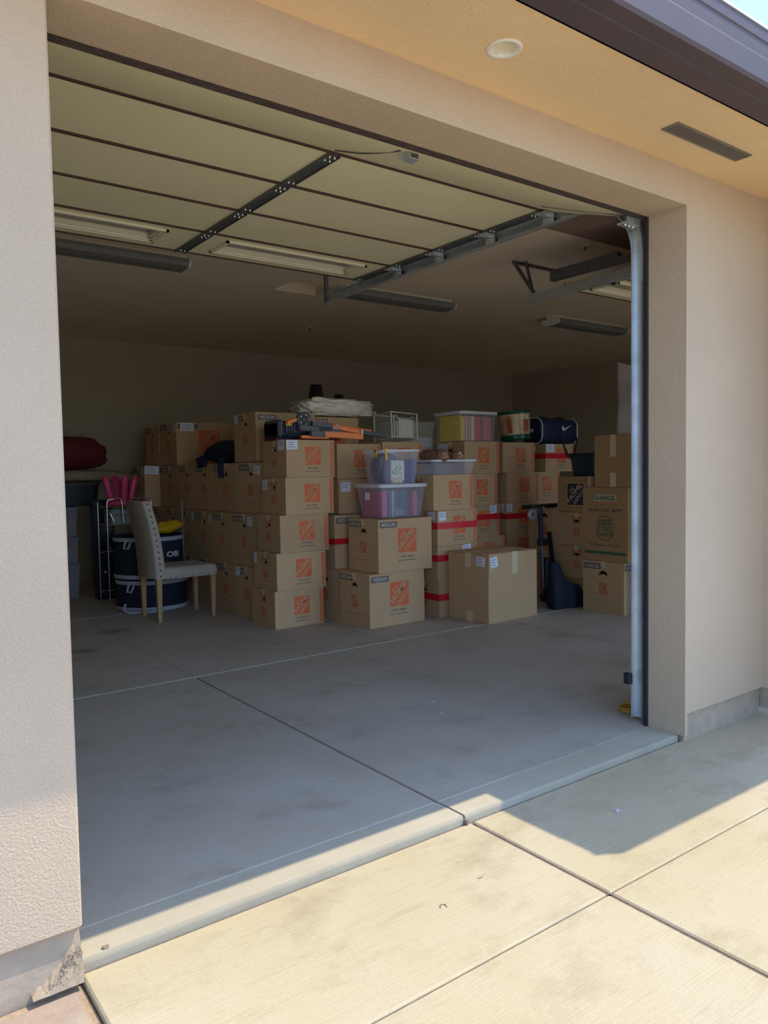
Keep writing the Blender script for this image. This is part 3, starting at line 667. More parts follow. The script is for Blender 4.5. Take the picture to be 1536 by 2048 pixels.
def carton_proto(kind, L, D, H):
    """list of (name, mesh, [(subname, mesh)]) built once per size"""
    key = (kind, round(L, 3), round(D, 3), round(H, 3))
    if key in _proto: return _proto[key]
    P = []
    hold = bpy.data.objects.new('hold', None); C.objects.link(hold)
    # body with end-face hand-hole pocket, painted near black for the shade inside
    bm = bmesh.new(); x0, x1, y0, y1 = -L / 2, L / 2, -D / 2, D / 2; Ht = H - 0.005
    vs_ = [bm.verts.new(p) for p in ((x0, y0, 0), (x1, y0, 0), (x1, y1, 0), (x0, y1, 0), (x0, y0, Ht), (x1, y0, Ht), (x1, y1, Ht), (x0, y1, Ht))]
    for f in ((0, 3, 2, 1), (4, 5, 6, 7), (0, 1, 5, 4), (1, 2, 6, 5), (2, 3, 7, 6)): bm.faces.new([vs_[i] for i in f])
    hw, hh, hz = (0.036, 0.013, H * 0.735) if kind == 'small' else (0.047, 0.017, H * 0.74)
    loop = []
    if kind == 'small':
        for k in range(12):
            a = 2 * PI * k / 12; cx = math.copysign(1, math.cos(a)) * (hw - hh); loop.append((cx + hh * math.cos(a), hz + hh * math.sin(a)))
    else:
        up_ = [(-hw + 2 * hw * k / 6, 0.020 * (1 - (2 * k / 6 - 1) ** 2) + hh * (0.55 if k in (0, 6) else 1)) for k in range(7)]
        dn = [(hw - 2 * hw * k / 6, 0.022 * (1 - (2 * k / 6 - 1) ** 2) - hh * (0.55 if k in (0, 6) else 1)) for k in range(7)]
        loop = [(a, hz + b_) for a, b_ in up_ + dn]
    lv = [bm.verts.new((x0, a, z)) for a, z in loop]; iv = [bm.verts.new((x0 + 0.02, a, z)) for a, z in loop]
    ed = []
    for i in range(len(lv)): ed.append(bm.edges.new((lv[i], lv[(i + 1) % len(lv)])))
    for a, c in ((0, 4), (4, 7), (7, 3), (3, 0)):
        e = bm.edges.get((vs_[a], vs_[c])) or bm.edges.new((vs_[a], vs_[c])); ed.append(e)
    bmesh.ops.triangle_fill(bm, edges=ed, use_beauty=True)
    for f in bm.faces: f.material_index = 0
    n = len(lv)
    for i in range(n):
        try: f = bm.faces.new((lv[i], lv[(i + 1) % n], iv[(i + 1) % n], iv[i])); f.material_index = 1 if i % 1 else 2
        except ValueError: pass
    f = bm.faces.new(iv); f.material_index = 1
    bmesh.ops.recalc_face_normals(bm, faces=[f for f in bm.faces if f.material_index == 0])
    me = bpy.data.meshes.new('body'); bm.to_mesh(me); bm.free()
    me.materials.append(CARD); me.materials.append(CARDI); me.materials.append(CEDGE)
    P.append(('body', me, []))
    for sy in (-1, 1):
        mb = MB(); e = 0.0015
        ya, yb = sorted((sy * 0.002, sy * (D / 2 + 0.0)))
        mb.bbox(x0, x1, ya, yb, Ht - 0.001, H, CARD, 0.0012); P.append(('flap', mb.build('flap', hold), []))
    mb = MB(); mb.box(x0 - 0.0006, x1 + .0006, -0.024, 0.024, H, H + 0.0006, PTAPE)
    mb.box(x0 - 0.0012, x0 - 0.0004, -0.024, 0.024, H - 0.05, H + 0.0004, PTAPE); P.append(('packing_tape', mb.build('packing_tape', hold), []))
    FF = Face((x0, y0, 0), (1, 0, 0), (0, 0, 1), (0, -1, 0)); FE = Face((x0, y1, 0), (0, -1, 0), (0, 0, 1), (-1, 0, 0))
    def sub(o): return [(c.name.split('.')[0], c) for c in o.children]
    # front face print
    if kind == 'small':
        s_ = L * 0.315; o = logo(hold, FF, L * 0.545, H * 0.57, s_, H * 0.49); P.append(('logo', o, sub(o)))
        mb = MB(); FF.quad(mb, L * .918, L * .982, H * .04, H * .95, ORANGE); o = mb.build('size_band', hold)
        t = MB(); FF.text(t, 'SMALL   SMALL   SMALL', L * .95, H * .5, H * .80, L * .026, CARD, PI / 2, 0.0014, 0.02); t.build('lettering', o); P.append(('size_band', o, sub(o)))
        wS, hS, cS, vS = L * .30, H * .055, L * .545, H * .245
    else:
        s_ = L * 0.345; o = logo(hold, FF, L * 0.53, H * 0.585, s_, H * 0.455); P.append(('logo', o, sub(o)))
        wS, hS, cS, vS = L * .32, H * .045, L * .53, H * .285
    if kind != 'small' :
        word = 'LARGE' if kind == 'large' else 'MEDIUM'
        for FX, w0, wd in ((FF, L * .03, L * .31), (FE, D * .03, D * .42)):
            mb = MB(); FX.quad(mb, w0, w0 + wd, H * .845, H * .955, TAGG); o = mb.build('size_tag', hold)
            t = MB(); FX.text(t, word, w0 + wd / 2, H * .90, wd * .80, H * .07, TAGT, 0, 0.0014, 0.03); t.build('lettering', o); P.append(('size_tag', o, sub(o)))
    mb = MB(); FF.text(mb, 'How doers', cS, vS, wS * .76, hS, INK, 0, 0.001, 0.01); P.append(('slogan', mb.build('slogan', hold), []))
    mb = MB(); FF.text(mb, 'get more done.', cS, vS - hS * 1.7, wS, hS, INK, 0, 0.001, 0.01); P.append(('slogan', mb.build('slogan', hold), []))
    # end face print
    o = logo(hold, FE, D * 0.5, H * (.42 if kind == 'small' else .47), D * .20, H * .22, None, ORANGEF, 'small_logo'); P.append(('small_logo', o, sub(o)))
    if kind == 'small':
        mb = MB(); FE.frame(mb, D * .5 - .052, D * .5 + .052, hz - .024, hz + .05, 0.006, ORANGEF, .001); FE.quad(mb, D * .5 - .046, D * .5 + .046, hz + .018, hz + .045, ORANGEF, .001); P.append(('handle_frame', mb.build('handle_frame', hold), []))
    mb = MB(); FE.text(mb, 'How doers get more done.', D * .5, H * .235, D * .62, H * .032, INKF, 0, 0.001, 0.01); P.append(('end_print', mb.build('end_print', hold), []))
    P = [(nme, ob if isinstance(ob, bpy.types.Mesh) else ob.data, [(sn, so.data) for sn, so in sb]) for nme, ob, sb in P]
    for c in list(hold.children_recursive): bpy.data.objects.remove(c)
    bpy.data.objects.remove(hold)
    _proto[key] = P
    return P
def sticker_mesh(w, h, seed):
    rs = random.Random(seed); mb = MB(); F = Face((0, 0, 0), (1, 0, 0), (0, 0, 1), (0, -1, 0))
    F.quad(mb, -w / 2, w / 2, -h / 2, h / 2, PAPER, 0.0018)
    return mb
def sticker(parent, face, L, D, H, u, v, w=0.085, h=0.075, seed=1, tilt=0.0):
    """face 'F' (front) or 'E' (end); u,v centre of the sticker measured from the face's left bottom"""
    rs = random.Random(seed)
    F = Face((-L / 2, -D / 2, 0), (1, 0, 0), (0, 0, 1), (0, -1, 0)) if face == 'F' else Face((-L / 2, D / 2, 0), (0, -1, 0), (0, 0, 1), (-1, 0, 0))
    c, s_ = math.cos(tilt), math.sin(tilt); G = Face(F.P(u, v, 0), F.du * c + F.dv * s_, F.dv * c - F.du * s_, F.dn)
    mb = MB(); G.quad(mb, -w / 2, w / 2, -h / 2, h / 2, PAPER, 0.0022); o = mb.build('label_sticker', parent)
    t = MB()
    for k in range(rs.choice((2, 3, 3))):
        y = h * (.26 - .25 * k); x = -w * .38; wid = w * rs.uniform(.45, .76); 
        pts = []; n = 12
        for i in range(n + 1): pts.append((x + wid * i / n, y + h * .07 * math.sin(i * 2.3 + seed + k) * rs.uniform(.5, 1)))
        for (a, b_), (c2, d2) in zip(pts, pts[1:]):
            t.add([G.P(a, b_ - .0022, .0028), G.P(c2, d2 - .0022, .0028), G.P(c2, d2 + .0022, .0028), G.P(a, b_ + .0022, .0028)], [(0, 1, 2, 3)], PEN)
    t.build('handwriting', o)
    return o
GRP = {'small': 'small moving boxes with an orange logo', 'medium': 'medium moving boxes with an orange logo', 'large': 'large moving boxes with an orange logo'}
DIM = {'small': (0.462, 0.400, 0.3055), 'medium': (0.58, 0.42, 0.435)}
def carton(kind, x, y, z, label, L=None, D=None, H=None, rz=None, st=(), tape=None, group=None):
    """x,y,z = the near left bottom corner (min x, min y)"""
    d = DIM.get(kind, DIM['medium']); L = L or d[0]; D = D or d[1]; H = H or d[2]
    rz = R(random.uniform(-0.5, 0.5)) if rz is None else R(rz)
    c = Vector((L / 2, D / 2, 0)); cr = Matrix.Rotation(rz, 3, 'Z') @ c
    t = thing('moving_box', label, 'box', (x + cr.x, y + cr.y, z), rz, group or GRP[kind])
    for n, me, sb in carton_proto(kind, L, D, H):
        o = inst(me, n, t)
        for sn, sm in sb: inst(sm, sn, o)
    for k, (f, u, v, w, h, tl) in enumerate(st): sticker(t, f, L, D, H, u, v, w, h, seed=hash((round(x, 2), round(z, 2), k)) % 1000, tilt=tl)
    if tape is not None:
        v0, th = tape; mb = MB(); e = 0.0032
        mb.box(-L / 2 - e, L / 2 + e, -D / 2 - e, -D / 2 - e + .0015, v0, v0 + th, REDT); mb.box(-L / 2 - e, -L / 2 - e + .0015, -D / 2 - e, D / 2 + e, v0, v0 + th, REDT)
        mb.box(-L / 2 - e, L / 2 + e, D / 2 + e - .0015, D / 2 + e, v0, v0 + th, REDT); mb.box(L / 2 + e - .0015, L / 2 + e, -D / 2 - e, D / 2 + e, v0, v0 + th, REDT)
        tag(mb.build('red_tape', t), 'wide red tape band')
    return t
Z5 = [0.0, 0.307, 0.614, 0.921, 1.228]
# front-left stack of five small boxes
C1 = 'front-left stack of five'
carton('small', 2.434, 3.452, Z5[0], 'cardboard box on the floor, bottom of the ' + C1, rz=0.4)
carton('small', 2.458, 3.452, Z5[1], 'cardboard box with small label, second from the floor in the front-left stack of five', st=(('E', 0.03, 0.25, 0.055, 0.08, 0.03),), rz=-0.3)
carton('small', 2.497, 3.452, Z5[2], 'cardboard box without labels, middle of the front-left stack of five', rz=0.2)
carton('small', 2.556, 3.452, Z5[3], 'cardboard box, fourth from the floor in the front-left stack of five', st=(('E', 0.055, 0.245, 0.085, 0.085, 0.02),), rz=0.3)
carton('small', 2.570, 3.452, Z5[4], 'topmost box of the front-left stack, two white labels, under the orange stand',
       st=(('E', 0.32, 0.265, 0.11, 0.085, 0.0), ('F', 0.055, 0.265, 0.105, 0.075, 0.0)), rz=0.0)
# wall of medium boxes receding behind it, hand-hole ends towards the chair
HM = 0.4535
rows = {0: (2.490, [3.872, 4.286, 4.70, 5.09, 5.48, 5.92, 6.38, 6.85]), 1: (2.510, [3.892, 4.376, 4.791, 5.209, 5.60, 6.0, 6.42, 6.86]), 2: (2.585, [3.892, 4.366, 4.921, 5.359, 5.80, 6.293])}
rown = {0: 'in the floor layer', 1: 'in the middle layer', 2: 'in the third layer'}
ordn = ['nearest the front stack', 'second back', 'third back', 'fourth back', 'fifth back', 'sixth back', 'farthest back']
for r, (px, ysx) in rows.items():
    for i in range(len(ysx) - 1):
        y0, y1 = ysx[i] + 0.003, ysx[i + 1] - 0.003
        st = ()
        if (r, i) == (0, 0): st = (('E', 0.05, 0.40, 0.085, 0.075, 0.0),)
        if (r, i) == (1, 0): st = (('E', 0.36, 0.395, 0.085, 0.075, 0.02),)
        if (r, i) == (1, 3): st = (('E', 0.33, 0.40, 0.05, 0.075, 0.0),)
        if (r, i) == (1, 2): st = (('E', 0.36, 0.385, 0.05, 0.075, 0.0),)
        if (r, i) == (2, 0): st = (('E', 0.36, 0.385, 0.125, 0.075, -0.12), ('F', 0.06, 0.39, 0.07, 0.09, 0.0))
        carton('medium', px, y0, 0.4555 * r, 'medium box %s of the box wall, %s%s' % (rown[r], ordn[i] if i < len(ysx) - 2 else 'farthest back', ', labelled' if st else ''),
               L=0.50, D=y1 - y0, H=HM - (0.002 if r else 0), st=st, rz=0, group='medium boxes in the wall of boxes behind the chair')
carton('medium', 2.42, 6.36, 0.912, 'dim box with white label just behind the pink stool legs', L=0.56, D=0.40, H=0.452, st=(('F', 0.085, 0.41, 0.16, 0.09, -0.06), ('E', 0.34, 0.40, 0.07, 0.09, 0)), rz=0)
carton('large', 2.60, 5.852, 1.368, 'large dim box with big red-orange logo, on top at the rear left', L=0.70, D=0.47, H=0.455, st=(('F', 0.12, 0.405, 0.15, 0.085, 0.0), ('E', 0.43, 0.40, 0.08, 0.085, 0)), rz=0)
carton('medium', 2.60, 6.36, 1.368, 'dim box at the very rear left of the top layer', L=0.56, D=0.44, H=0.450, rz=0)
carton('medium', 2.595, 4.02, 1.368, 'box with MEDIUM tag on top of the box wall, left of the orange stand', L=0.60, D=0.43, H=0.43, st=(('E', 0.05, 0.385, 0.085, 0.075, 0.05),), rz=0)
# second column : big box, taped box, two small boxes
carton('medium', 3.022, 3.408, 0.0, 'medium box on the floor behind and left of the two big front boxes', D=0.42, rz=0)
carton('medium', 3.030, 3.470, 0.437, 'red-taped medium box between the front-left stack and the two big boxes', L=0.56, D=0.40, H=0.457, tape=(0.21, 0.05), rz=0)
for k, (z, lb, st) in enumerate(((0.897, 'small box with a blue-ink label, behind the clear totes at left', (('F', 0.075, 0.235, 0.10, 0.085, 0.03),)), (1.206, 'small box under the right end of the orange stand, left of the clear tote', ()))):
    t = carton('small', 3.165 - .01 * k, 3.60, z, lb, st=st, rz=0.2, L=0.472)
for k in range(5):
    carton('small', 3.648, 3.60, Z5[k], 'small box, level %s of the column under the white wire rack' % ['one', 'two', 'three', 'four', 'five'][k], rz=0)
for k in range(3):
    carton('medium', 3.215, 4.02 + .02, 0.0 + k * 0.4555, 'medium box %s, hidden inside the pile behind the orange stand' % ['at the bottom', 'in the middle', 'at the top'][k], L=0.54, D=0.44, H=0.452, rz=0, group='boxes hidden inside the pile')
carton('medium', 3.205, 4.10, 1.368, 'medium box behind the orange stand, under the film-wrapped bundle', L=0.53, D=0.42, H=0.412, rz=0)
for k in range(4):
    carton('medium', 3.20, 4.56, k * 0.4555, 'medium box %s of the column behind the film-wrapped bundle' % ['at the bottom', 'second', 'third', 'at the top'][k], L=0.56, D=0.44, H=0.452, rz=0, group='boxes hidden inside the pile')
# the two big front boxes
carton('medium', 3.026, 2.966, 0.0, 'big MEDIUM box on the floor, lower of the two front boxes', rz=1.6)
carton('medium', 3.118, 2.962, 0.4375, 'big MEDIUM box carrying the clear totes, upper of the two front boxes', rz=0.6, L=0.565)
# R1
R1 = 'of the column behind the plain carton'
carton('small', 3.747, 2.955, Z5[0], 'small box with red tape on the floor, bottom ' + R1, tape=(0.145, 0.055), rz=0.4)
carton('small', 3.742, 2.962, Z5[1], 'small box with red tape, second from the floor ' + R1, tape=(0.175, 0.055), st=(('F', 0.34, 0.265, 0.10, 0.08, 0.1),), rz=0.2)
carton('small', 3.750, 2.968, Z5[2], 'red-taped box with two labels, third from the floor ' + R1, tape=(0.145, 0.055), st=(('F', 0.055, 0.255, 0.08, 0.075, 0.06), ('E', 0.33, 0.26, 0.09, 0.07, 0.0)), rz=0.5)
carton('small', 3.716, 2.975, Z5[3], 'small box under the shallow clear tray', rz=0.3)
# R2
for k, (x, lb, st, tp) in enumerate(((4.425, 'small box at the bottom of the column right of the tray, mostly hidden', (), None), (4.50, 'small box second from the floor in the column right of the tray', (), None),
        (4.430, 'red-taped box third from the floor in the column right of the tray', (('F', 0.375, 0.262, 0.09, 0.08, 0.08),), (0.165, 0.055)),
        (4.405, 'small box fourth in the column right of the tray, no tape', (), None), (4.432, 'small box directly under the yellow and pink tote', (('E', 0.10, 0.25, 0.13, 0.08, 0.0),), None))):
    carton('small', x, 3.36, Z5[k], lb, st=st, tape=tp, rz=0.2)
for k in range(4): carton('small', 4.21, 4.08, Z5[k], 'small box, level %s of the hidden column under the white baskets' % ['one', 'two', 'three', 'four'][k], rz=0, L=0.56, group='boxes hidden inside the pile')
carton('small', 4.21, 4.08, Z5[4], 'small box under the white plastic basket', rz=0, L=0.56, H=0.27, group='boxes hidden inside the pile')
# R3
for k, (x, lb, st, tp) in enumerate(((5.085, 'small box at the bottom of the column below the decorated tin', (), None), (5.085, 'small box second from the floor below the decorated tin, behind the scooter', (), None),
        (5.080, 'red-taped box with two labels, third in the column below the decorated tin', (('F', 0.05, 0.262, 0.08, 0.08, 0.0), ('E', 0.31, 0.262, 0.12, 0.08, 0.0)), (0.145, 0.055)),
        (5.10, 'small box without tape, fourth in the column below the decorated tin', (), None), (5.045, 'small box directly under the decorated tin', (), None))):
    carton('small', x, 3.46, Z5[k], lb, st=st, tape=tp, rz=0.0)
# R4
for k in range(4):
    carton('small', 5.715, 3.70, Z5[k], 'small box, %s of the column below the navy duffel bag' % ['bottom', 'second', 'third', 'fourth'][k], rz=0)
carton('small', 5.945, 3.70, Z5[4], 'red-taped box with two labels directly under the navy duffel bag', tape=(0.145, 0.055), st=(('F', 0.075, 0.26, 0.13, 0.085, 0), ('E', 0.15, 0.26, 0.22, 0.085, 0)), rz=0)
# R4b
for k in range(2): carton('medium', 5.20, 2.868, 0.4555 * k, '%s medium box with curved hand hole behind the scooter' % ['lower', 'upper'][k], L=0.50, D=0.40, H=HM, rz=0)
# R5 : low crumpled box, two small boxes, old box with dark logo
def plain_box(name, x, y, z, L, D, H, m, label, rz=0.0, seam=True, group=None):
    t = thing(name, label, 'box', (x, y, z), R(rz), group)
    b = MB(); b.bbox(0, L, 0, D, 0, H - 0.005, m, 0.003); b.build('body', t)
    for k in (0, 1):
        b = MB(); b.bbox(0.001, L - 0.001, (0.0 if k == 0 else D / 2 + 0.0015), (D / 2 - 0.0015 if k == 0 else D), H - 0.006, H, m, 0.0015); b.build('flap', t)
    return t
t = plain_box('crushed_box', 5.15, 2.43, 0.0, 0.45, 0.40, 0.235, CARDD, 'low crushed tan box on the floor behind the slumped dark bag')
b = MB(); b.box(-0.004, 0.0, 0.02, 0.38, 0.17, 0.232, CARD, Matrix.Rotation(R(8), 4, 'Y')); b.build('bent_flap', t)
for k in range(2): carton('small', 5.15, 2.425, 0.237 + 0.309 * k, '%s of two small boxes left of the tall green-printed carton' % ['lower', 'upper'][k], D=0.405, H=0.3065, rz=0)
t = plain_box('old_logo_box', 5.135, 2.42, 0.856, 0.45, 0.41, 0.33, CARDD, 'brown box with a square dark navy logo, left of the green-printed carton')
F = Face((0, 0.41, 0), (0, -1, 0), (0, 0, 1), (-1, 0, 0))
o = logo(t, F, 0.205, 0.165, 0.185, 0.20, CREAMP, NAVYP); b = MB(); F.frame(b, 0.105, 0.305, 0.058, 0.272, 0.006, CREAMP, .001); b.build('logo_frame', t)
b = MB(); F.quad(b, 0.345, 0.385, 0.20, 0.33, PTAPE, .001); b.build('packing_tape', t)
# the large box, the tall green-printed box, the brown box, the plain front carton
carton('large', 4.97, 1.976, 0.0, 'box with a LARGE tag on the floor under the green-printed carton', L=0.42, D=0.432, H=0.447, rz=0)
t = plain_box('green_print_box', 4.97, 1.936, 0.4495, 0.42, 0.472, 0.645, CARDD, 'tall tan carton with green printing standing on the LARGE box')
F = Face((0, 0.472, 0), (0, -1, 0), (0, 0, 1), (-1, 0, 0))
b = MB(); F.quad(b, .115, .365, .495, .59, CREAMP, .0006); F.frame(b, .115, .365, .495, .59, .004, INK, .001); F.quad(b, .122, .358, .502, .520, ORANGEF, .001)
o = b.build('name_plate', t); b = MB(); F.text(b, 'U-HAUL', .24, .552, .215, .046, GREEN, 0, .0014, 0.04); b.build('lettering', o)
def blurred_words(b, F, u0, v, h, lens, m_, seed):   # print too small to read: uneven letter-sized strokes
    rs = random.Random(seed); u = u0
    for n in lens:
        for k in range(n):
            w = h * rs.uniform(.38, .55); F.quad(b, u, u + w * .42, v - h / 2, v + h / 2, m_, .001); F.quad(b, u + w * .42, u + w, v + rs.choice((-.5, .0, .3)) * h, v + rs.choice((.0, .0, .2)) * h + h * .2 + .003, m_, .001); u += w + h * .14
        u += h * .5
b = MB(); blurred_words(b, F, .055, .445, .026, (4, 6, 4, 7), INK, 3); tag(b.build('printed_line', t), 'line of small blurred dark print', None, None, 'stuff')
b = MB(); F.text(b, "We'll Buy Back The Extras.", .235, .142, .34, .026, INK, 0, .001, .01); b.build('printed_line', t)
b = MB()
for rr_, th, mm in ((.098, .005, INK),):
    n = 40
    for k in range(n):
        a0, a1 = 2 * PI * k / n, 2 * PI * (k + 1) / n
        b.add([F.P(.24 + r_ * math.cos(a), .288 + r_ * 1.12 * math.sin(a), .001) for r_, a in ((rr_, a0), (rr_, a1), (rr_ - th, a1), (rr_ - th, a0))], [(0, 1, 2, 3)], mm)
for k in range(3): F.poly(b, [(.165, .405 - k * .012), (.30, .418 - k * .012), (.30, .414 - k * .012), (.165, .401 - k * .012)], INKF)
for k in range(2): F.poly(b, [(.19, .208 - k * .012), (.24, .200 - k * .012), (.29, .208 - k * .012), (.24, .196 - k * .012)], GREEN)
o = b.build('guarantee_seal', t)
b = MB(); F.text(b, '100%', .24, .340, .135, .062, GREEN, 0.06, .0014, .03); F.text(b, 'BUY-BACK', .24, .283, .165, .042, GREEN, 0.04, .0014, .03); F.text(b, 'GUARANTEE', .24, .236, .17, .036, GREEN, 0.02, .0014, .03); b.build('lettering', o)
b = MB(); F.quad(b, .02, .455, .062, .087, GREEN, .001); b.build('green_stripe', t)
t = plain_box('brown_carton', 4.97, 1.78, 1.097, 0.42, 0.50, 0.445, CARDD, 'plain brown carton with pale tape strips on the green-printed carton')
F = Face((0, 0.50, 0), (0, -1, 0), (0, 0, 1), (-1, 0, 0))
for v0, v1 in ((.26, .445), (.0, .12)):
    b = MB(); F.quad(b, .165, .225, v0, v1, PTAPE, .001); b.build('packing_tape', t)
t = thing('covered_bundle', 'tall bundle under milky plastic sheeting on the brown carton', 'bundle', (5.18, 1.90, 1.542))
b = MB(); rings = []
for k in range(15):
    z = 0.50 * k / 14; w = 0.36 - 0.05 * (k / 14); ring = []
    for q in rr(w, 0.38, 0.05, z, 6):
        v = Vector(q); d = 1 + 0.05 * noise.noise(Vector((v.x * 9, v.y * 9, z * 3))) + 0.03 * math.sin((v.x + v.y) * 45 + z * 12); z2 = z
        if k == 14: z2 = z + 0.02 + 0.09 * max(0, (v.y + 0.02) / 0.2) * (1 if v.x < 0.1 else .5)
        ring.append((v.x * d, v.y * d, z2))
    rings.append(ring)
b.loft(rings, FILM2); b.build('plastic_sheet', t)
b = MB(); b.tube([(-.16, -.10, .40), (-.175, 0, .385), (-.165, .08, .42), (-.15, .16, .47)], .004, FILM2); b.build('sheet_fold', t)
t = plain_box('save_box', 5.03, 1.44, 0.712, 0.40, 0.46, 0.38, CARD, 'pale carton with dark printed lines on the table at the right jamb')
F = Face((0, 0.46, 0), (0, -1, 0), (0, 0, 1), (-1, 0, 0))
b = MB(); F.text(b, 'Save', .113, .205, .096, .036, GREEN, 0, .001, .02); b.build('printed_line', t)
b = MB()
for k in range(3): blurred_words(b, F, .065, .15 - k * .052, .030, (5, 4), GREEN, 7 + k)
tag(b.build('small_print', t), 'blurred green lines below the word', None, None, 'stuff')
# turned-leg table
t = thing('wood_table', 'pale wooden table with turned legs, mostly hidden at the right jamb', 'table', (5.04, 1.33, 0))
b = MB(); b.bbox(-0.03, 0.62, -0.03, 0.60, 0.675, 0.71, TANC, 0.004); b.build('tabletop', t)
b = MB(); b.box(0.0, 0.60, 0.0, 0.57, 0.60, 0.675, TANC); b.build('apron', t)
lg = None
for x, y in ((0.03, 0.54), (0.03, 0.03), (0.56, 0.03), (0.56, 0.54)):
    if not lg:
        b = MB(); b.lathe([(0.030, 0), (0.034, 0.02), (0.026, 0.06), (0.034, 0.10), (0.034, 0.12), (0.022, 0.15), (0.030, 0.30), (0.034, 0.42), (0.024, 0.46), (0.038, 0.49), (0.024, 0.52), (0.038, 0.545), (0.038, 0.60)], TANC, 16)
        lg = b.build('leg', t); lg.location = (x, y, 0)
    else: inst(lg, 'leg', t, (x, y, 0))
t = thing('black_tote', 'black plastic tote corner between the LARGE box and the table', 'tote', (5.32, 1.945, 0.449), 0)
t.location = (5.52, 2.2, 0.0)
b = MB(); b.loft([rr(.18, .40, .03, z, 3) for z in (0, .02, .38)], BLACKP, cap1=False); b.build('tub', t)
b = MB(); b.loft([rr(.20, .43, .03, z, 3) for z in (.38, .41)], BLACKP); b.build('lid', t)
# plain front carton with tape and a torn corner
t = thing('plain_carton', 'large plain brown carton on the floor in front, tape strips and two labels', 'box', (3.857, 2.466, 0), R(2.2))
Lp, Dp, Hp = 0.602, 0.470, 0.575
b = MB(); b.bbox(0, Lp, 0, Dp, 0, Hp - 0.008, CARD, 0.003); b.build('body', t)
b = MB(); b.bbox(0.0, Lp, 0.0, Dp / 2 - 0.002, -0.003, 0.003, CARD, 0.001); o = b.build('flap', t); o.location = (0, 0, Hp - 0.004); o.rotation_euler = (R(0.7), 0, 0)
b = MB(); b.bbox(0.0, Lp, -Dp / 2 + 0.002, 0.0, -0.003, 0.003, CARD, 0.001); o = b.build('flap', t); o.location = (0, Dp, Hp - 0.004); o.rotation_euler = (R(-0.7), 0, 0)
b = MB(); b.box(-0.0012, 0.0006, -0.0024, 0.0006, Hp - 0.20, Hp - 0.003, CARDI); b.build('torn_corner', t)
FF = Face((0, 0, 0), (1, 0, 0), (0, 0, 1), (0, -1, 0)); FE = Face((0, Dp, 0), (0, -1, 0), (0, 0, 1), (-1, 0, 0))
for F, u0, u1, v0, v1 in ((FF, .285, .355, .39, .578), (FE, .205, .275, .455, .572), (FE, .215, .29, 0.0, .085)):
    b = MB(); F.quad(b, u0, u1, v0, v1, PTAPE, .001); b.build('packing_tape', t)
b = MB(); b.box(-0.001, Lp, Dp / 2 - .035, Dp / 2 + .035, Hp + .0005, Hp + .0015, PTAPE); b.box(.285, .355, -.001, Dp / 2, Hp - .001, Hp + .0008, PTAPE); b.build('packing_tape', t)
def stick2(F, u, v, w, h, tl, seed):
    c, s_ = math.cos(tl), math.sin(tl); G = Face(F.P(u, v, 0), F.du * c + F.dv * s_, F.dv * c - F.du * s_, F.dn)
    mb = MB(); G.quad(mb, -w / 2, w / 2, -h / 2, h / 2, PAPER, 0.0016); o = mb.build('label_sticker', t); q = MB(); rs = random.Random(seed)
    for k in range(3):
        pts = [(-w * .4 + w * rs.uniform(.045, .055) * i, h * (.28 - .27 * k) + h * .06 * math.sin(i * 2.1 + seed + k)) for i in range(13)]
        for (a, b_), (c2, d2) in zip(pts, pts[1:]): q.add([G.P(a, b_ - .0028, .0024), G.P(c2, d2 - .0028, .0024), G.P(c2, d2 + .0028, .0024), G.P(a, b_ + .0028, .0024)], [(0, 1, 2, 3)], PEN)
    q.build('handwriting', o)
stick2(FF, .065, .505, .085, .085, .15, 3); stick2(FE, .385, .51, .095, .075, -.06, 8)

# ------------------------------------------------------------------ clear totes
def tote(label, x, y, z, L, D, H, lid=True, rz=0, taper=0.88, body=None, name='clear_tote', lidm=None, rim=0.012, r=0.03):
    t = thing(name, label, 'tote', (x + L / 2, y + D / 2, z), R(rz)); body = body or CLEARP
    mb = MB(); lo = taper; prof = [(lo, 0.0), (lo + .005, 0.006), (1.0, H - 0.012)]
    rings = [rr(L * k, D * (1 - (1 - k) * L / D * .9), r, zz, 5) for k, zz in prof]; mb.loft(rings, body, cap1=False)
    mb.build('tub', t)
    mb = MB(); mb.loft([rr(L, D, r, H - .014, 5), rr(L + rim * 2, D + rim * 2, r + rim, H - .016, 5), rr(L + rim * 2, D + rim * 2, r + rim, H, 5), rr(L, D, r, H, 5)], lidm or CLEARL, cap0=False, cap1=False, smooth=False); mb.build('rim', t)
    if lid:
        mb = MB(); mb.loft([rr(L + rim * 2 + .006, D + rim * 2 + .006, r + rim, zz, 5) for zz in (H - .012, H + .010)] + [rr(L + rim, D + rim, r + rim / 2, H + .014, 5), rr(L - .03, D - .03, r, H + .014, 5), rr(L - .035, D - .035, r, H + .006, 5)], lidm or CLEARL, cap0=False); mb.build('lid', t)
    return t
def slab(name, label, parent_t, x0, x1, y0, y1, z0, z1, m, cat='folder', rz=0, lean=0.0, group=None):
    b = MB(); b.bbox(-(x1 - x0) / 2, (x1 - x0) / 2, -(y1 - y0) / 2, (y1 - y0) / 2, 0, z1 - z0, m, 0.002); o = b.build(name)
    o.location = ((x0 + x1) / 2, (y0 + y1) / 2, z0); o.rotation_euler = (0, lean, rz); tag(o, label, cat, group); return o
t = tote('lower clear tote of pink and blue papers on the upper front box', 3.215, 3.055, 0.8765, 0.50, 0.36, 0.268, taper=.86)
b = MB(); F = Face((-0.5 * .88 / 2 - .018, 0.36 / 2, 0), (0, -1, 0), (0, 0, 1), (-1, 0, 0)); F.quad(b, .13, .20, .15, .215, PAPER, .004); b.build('label_sticker', t)
tx, ty, tz = 3.215, 3.055, 0.881
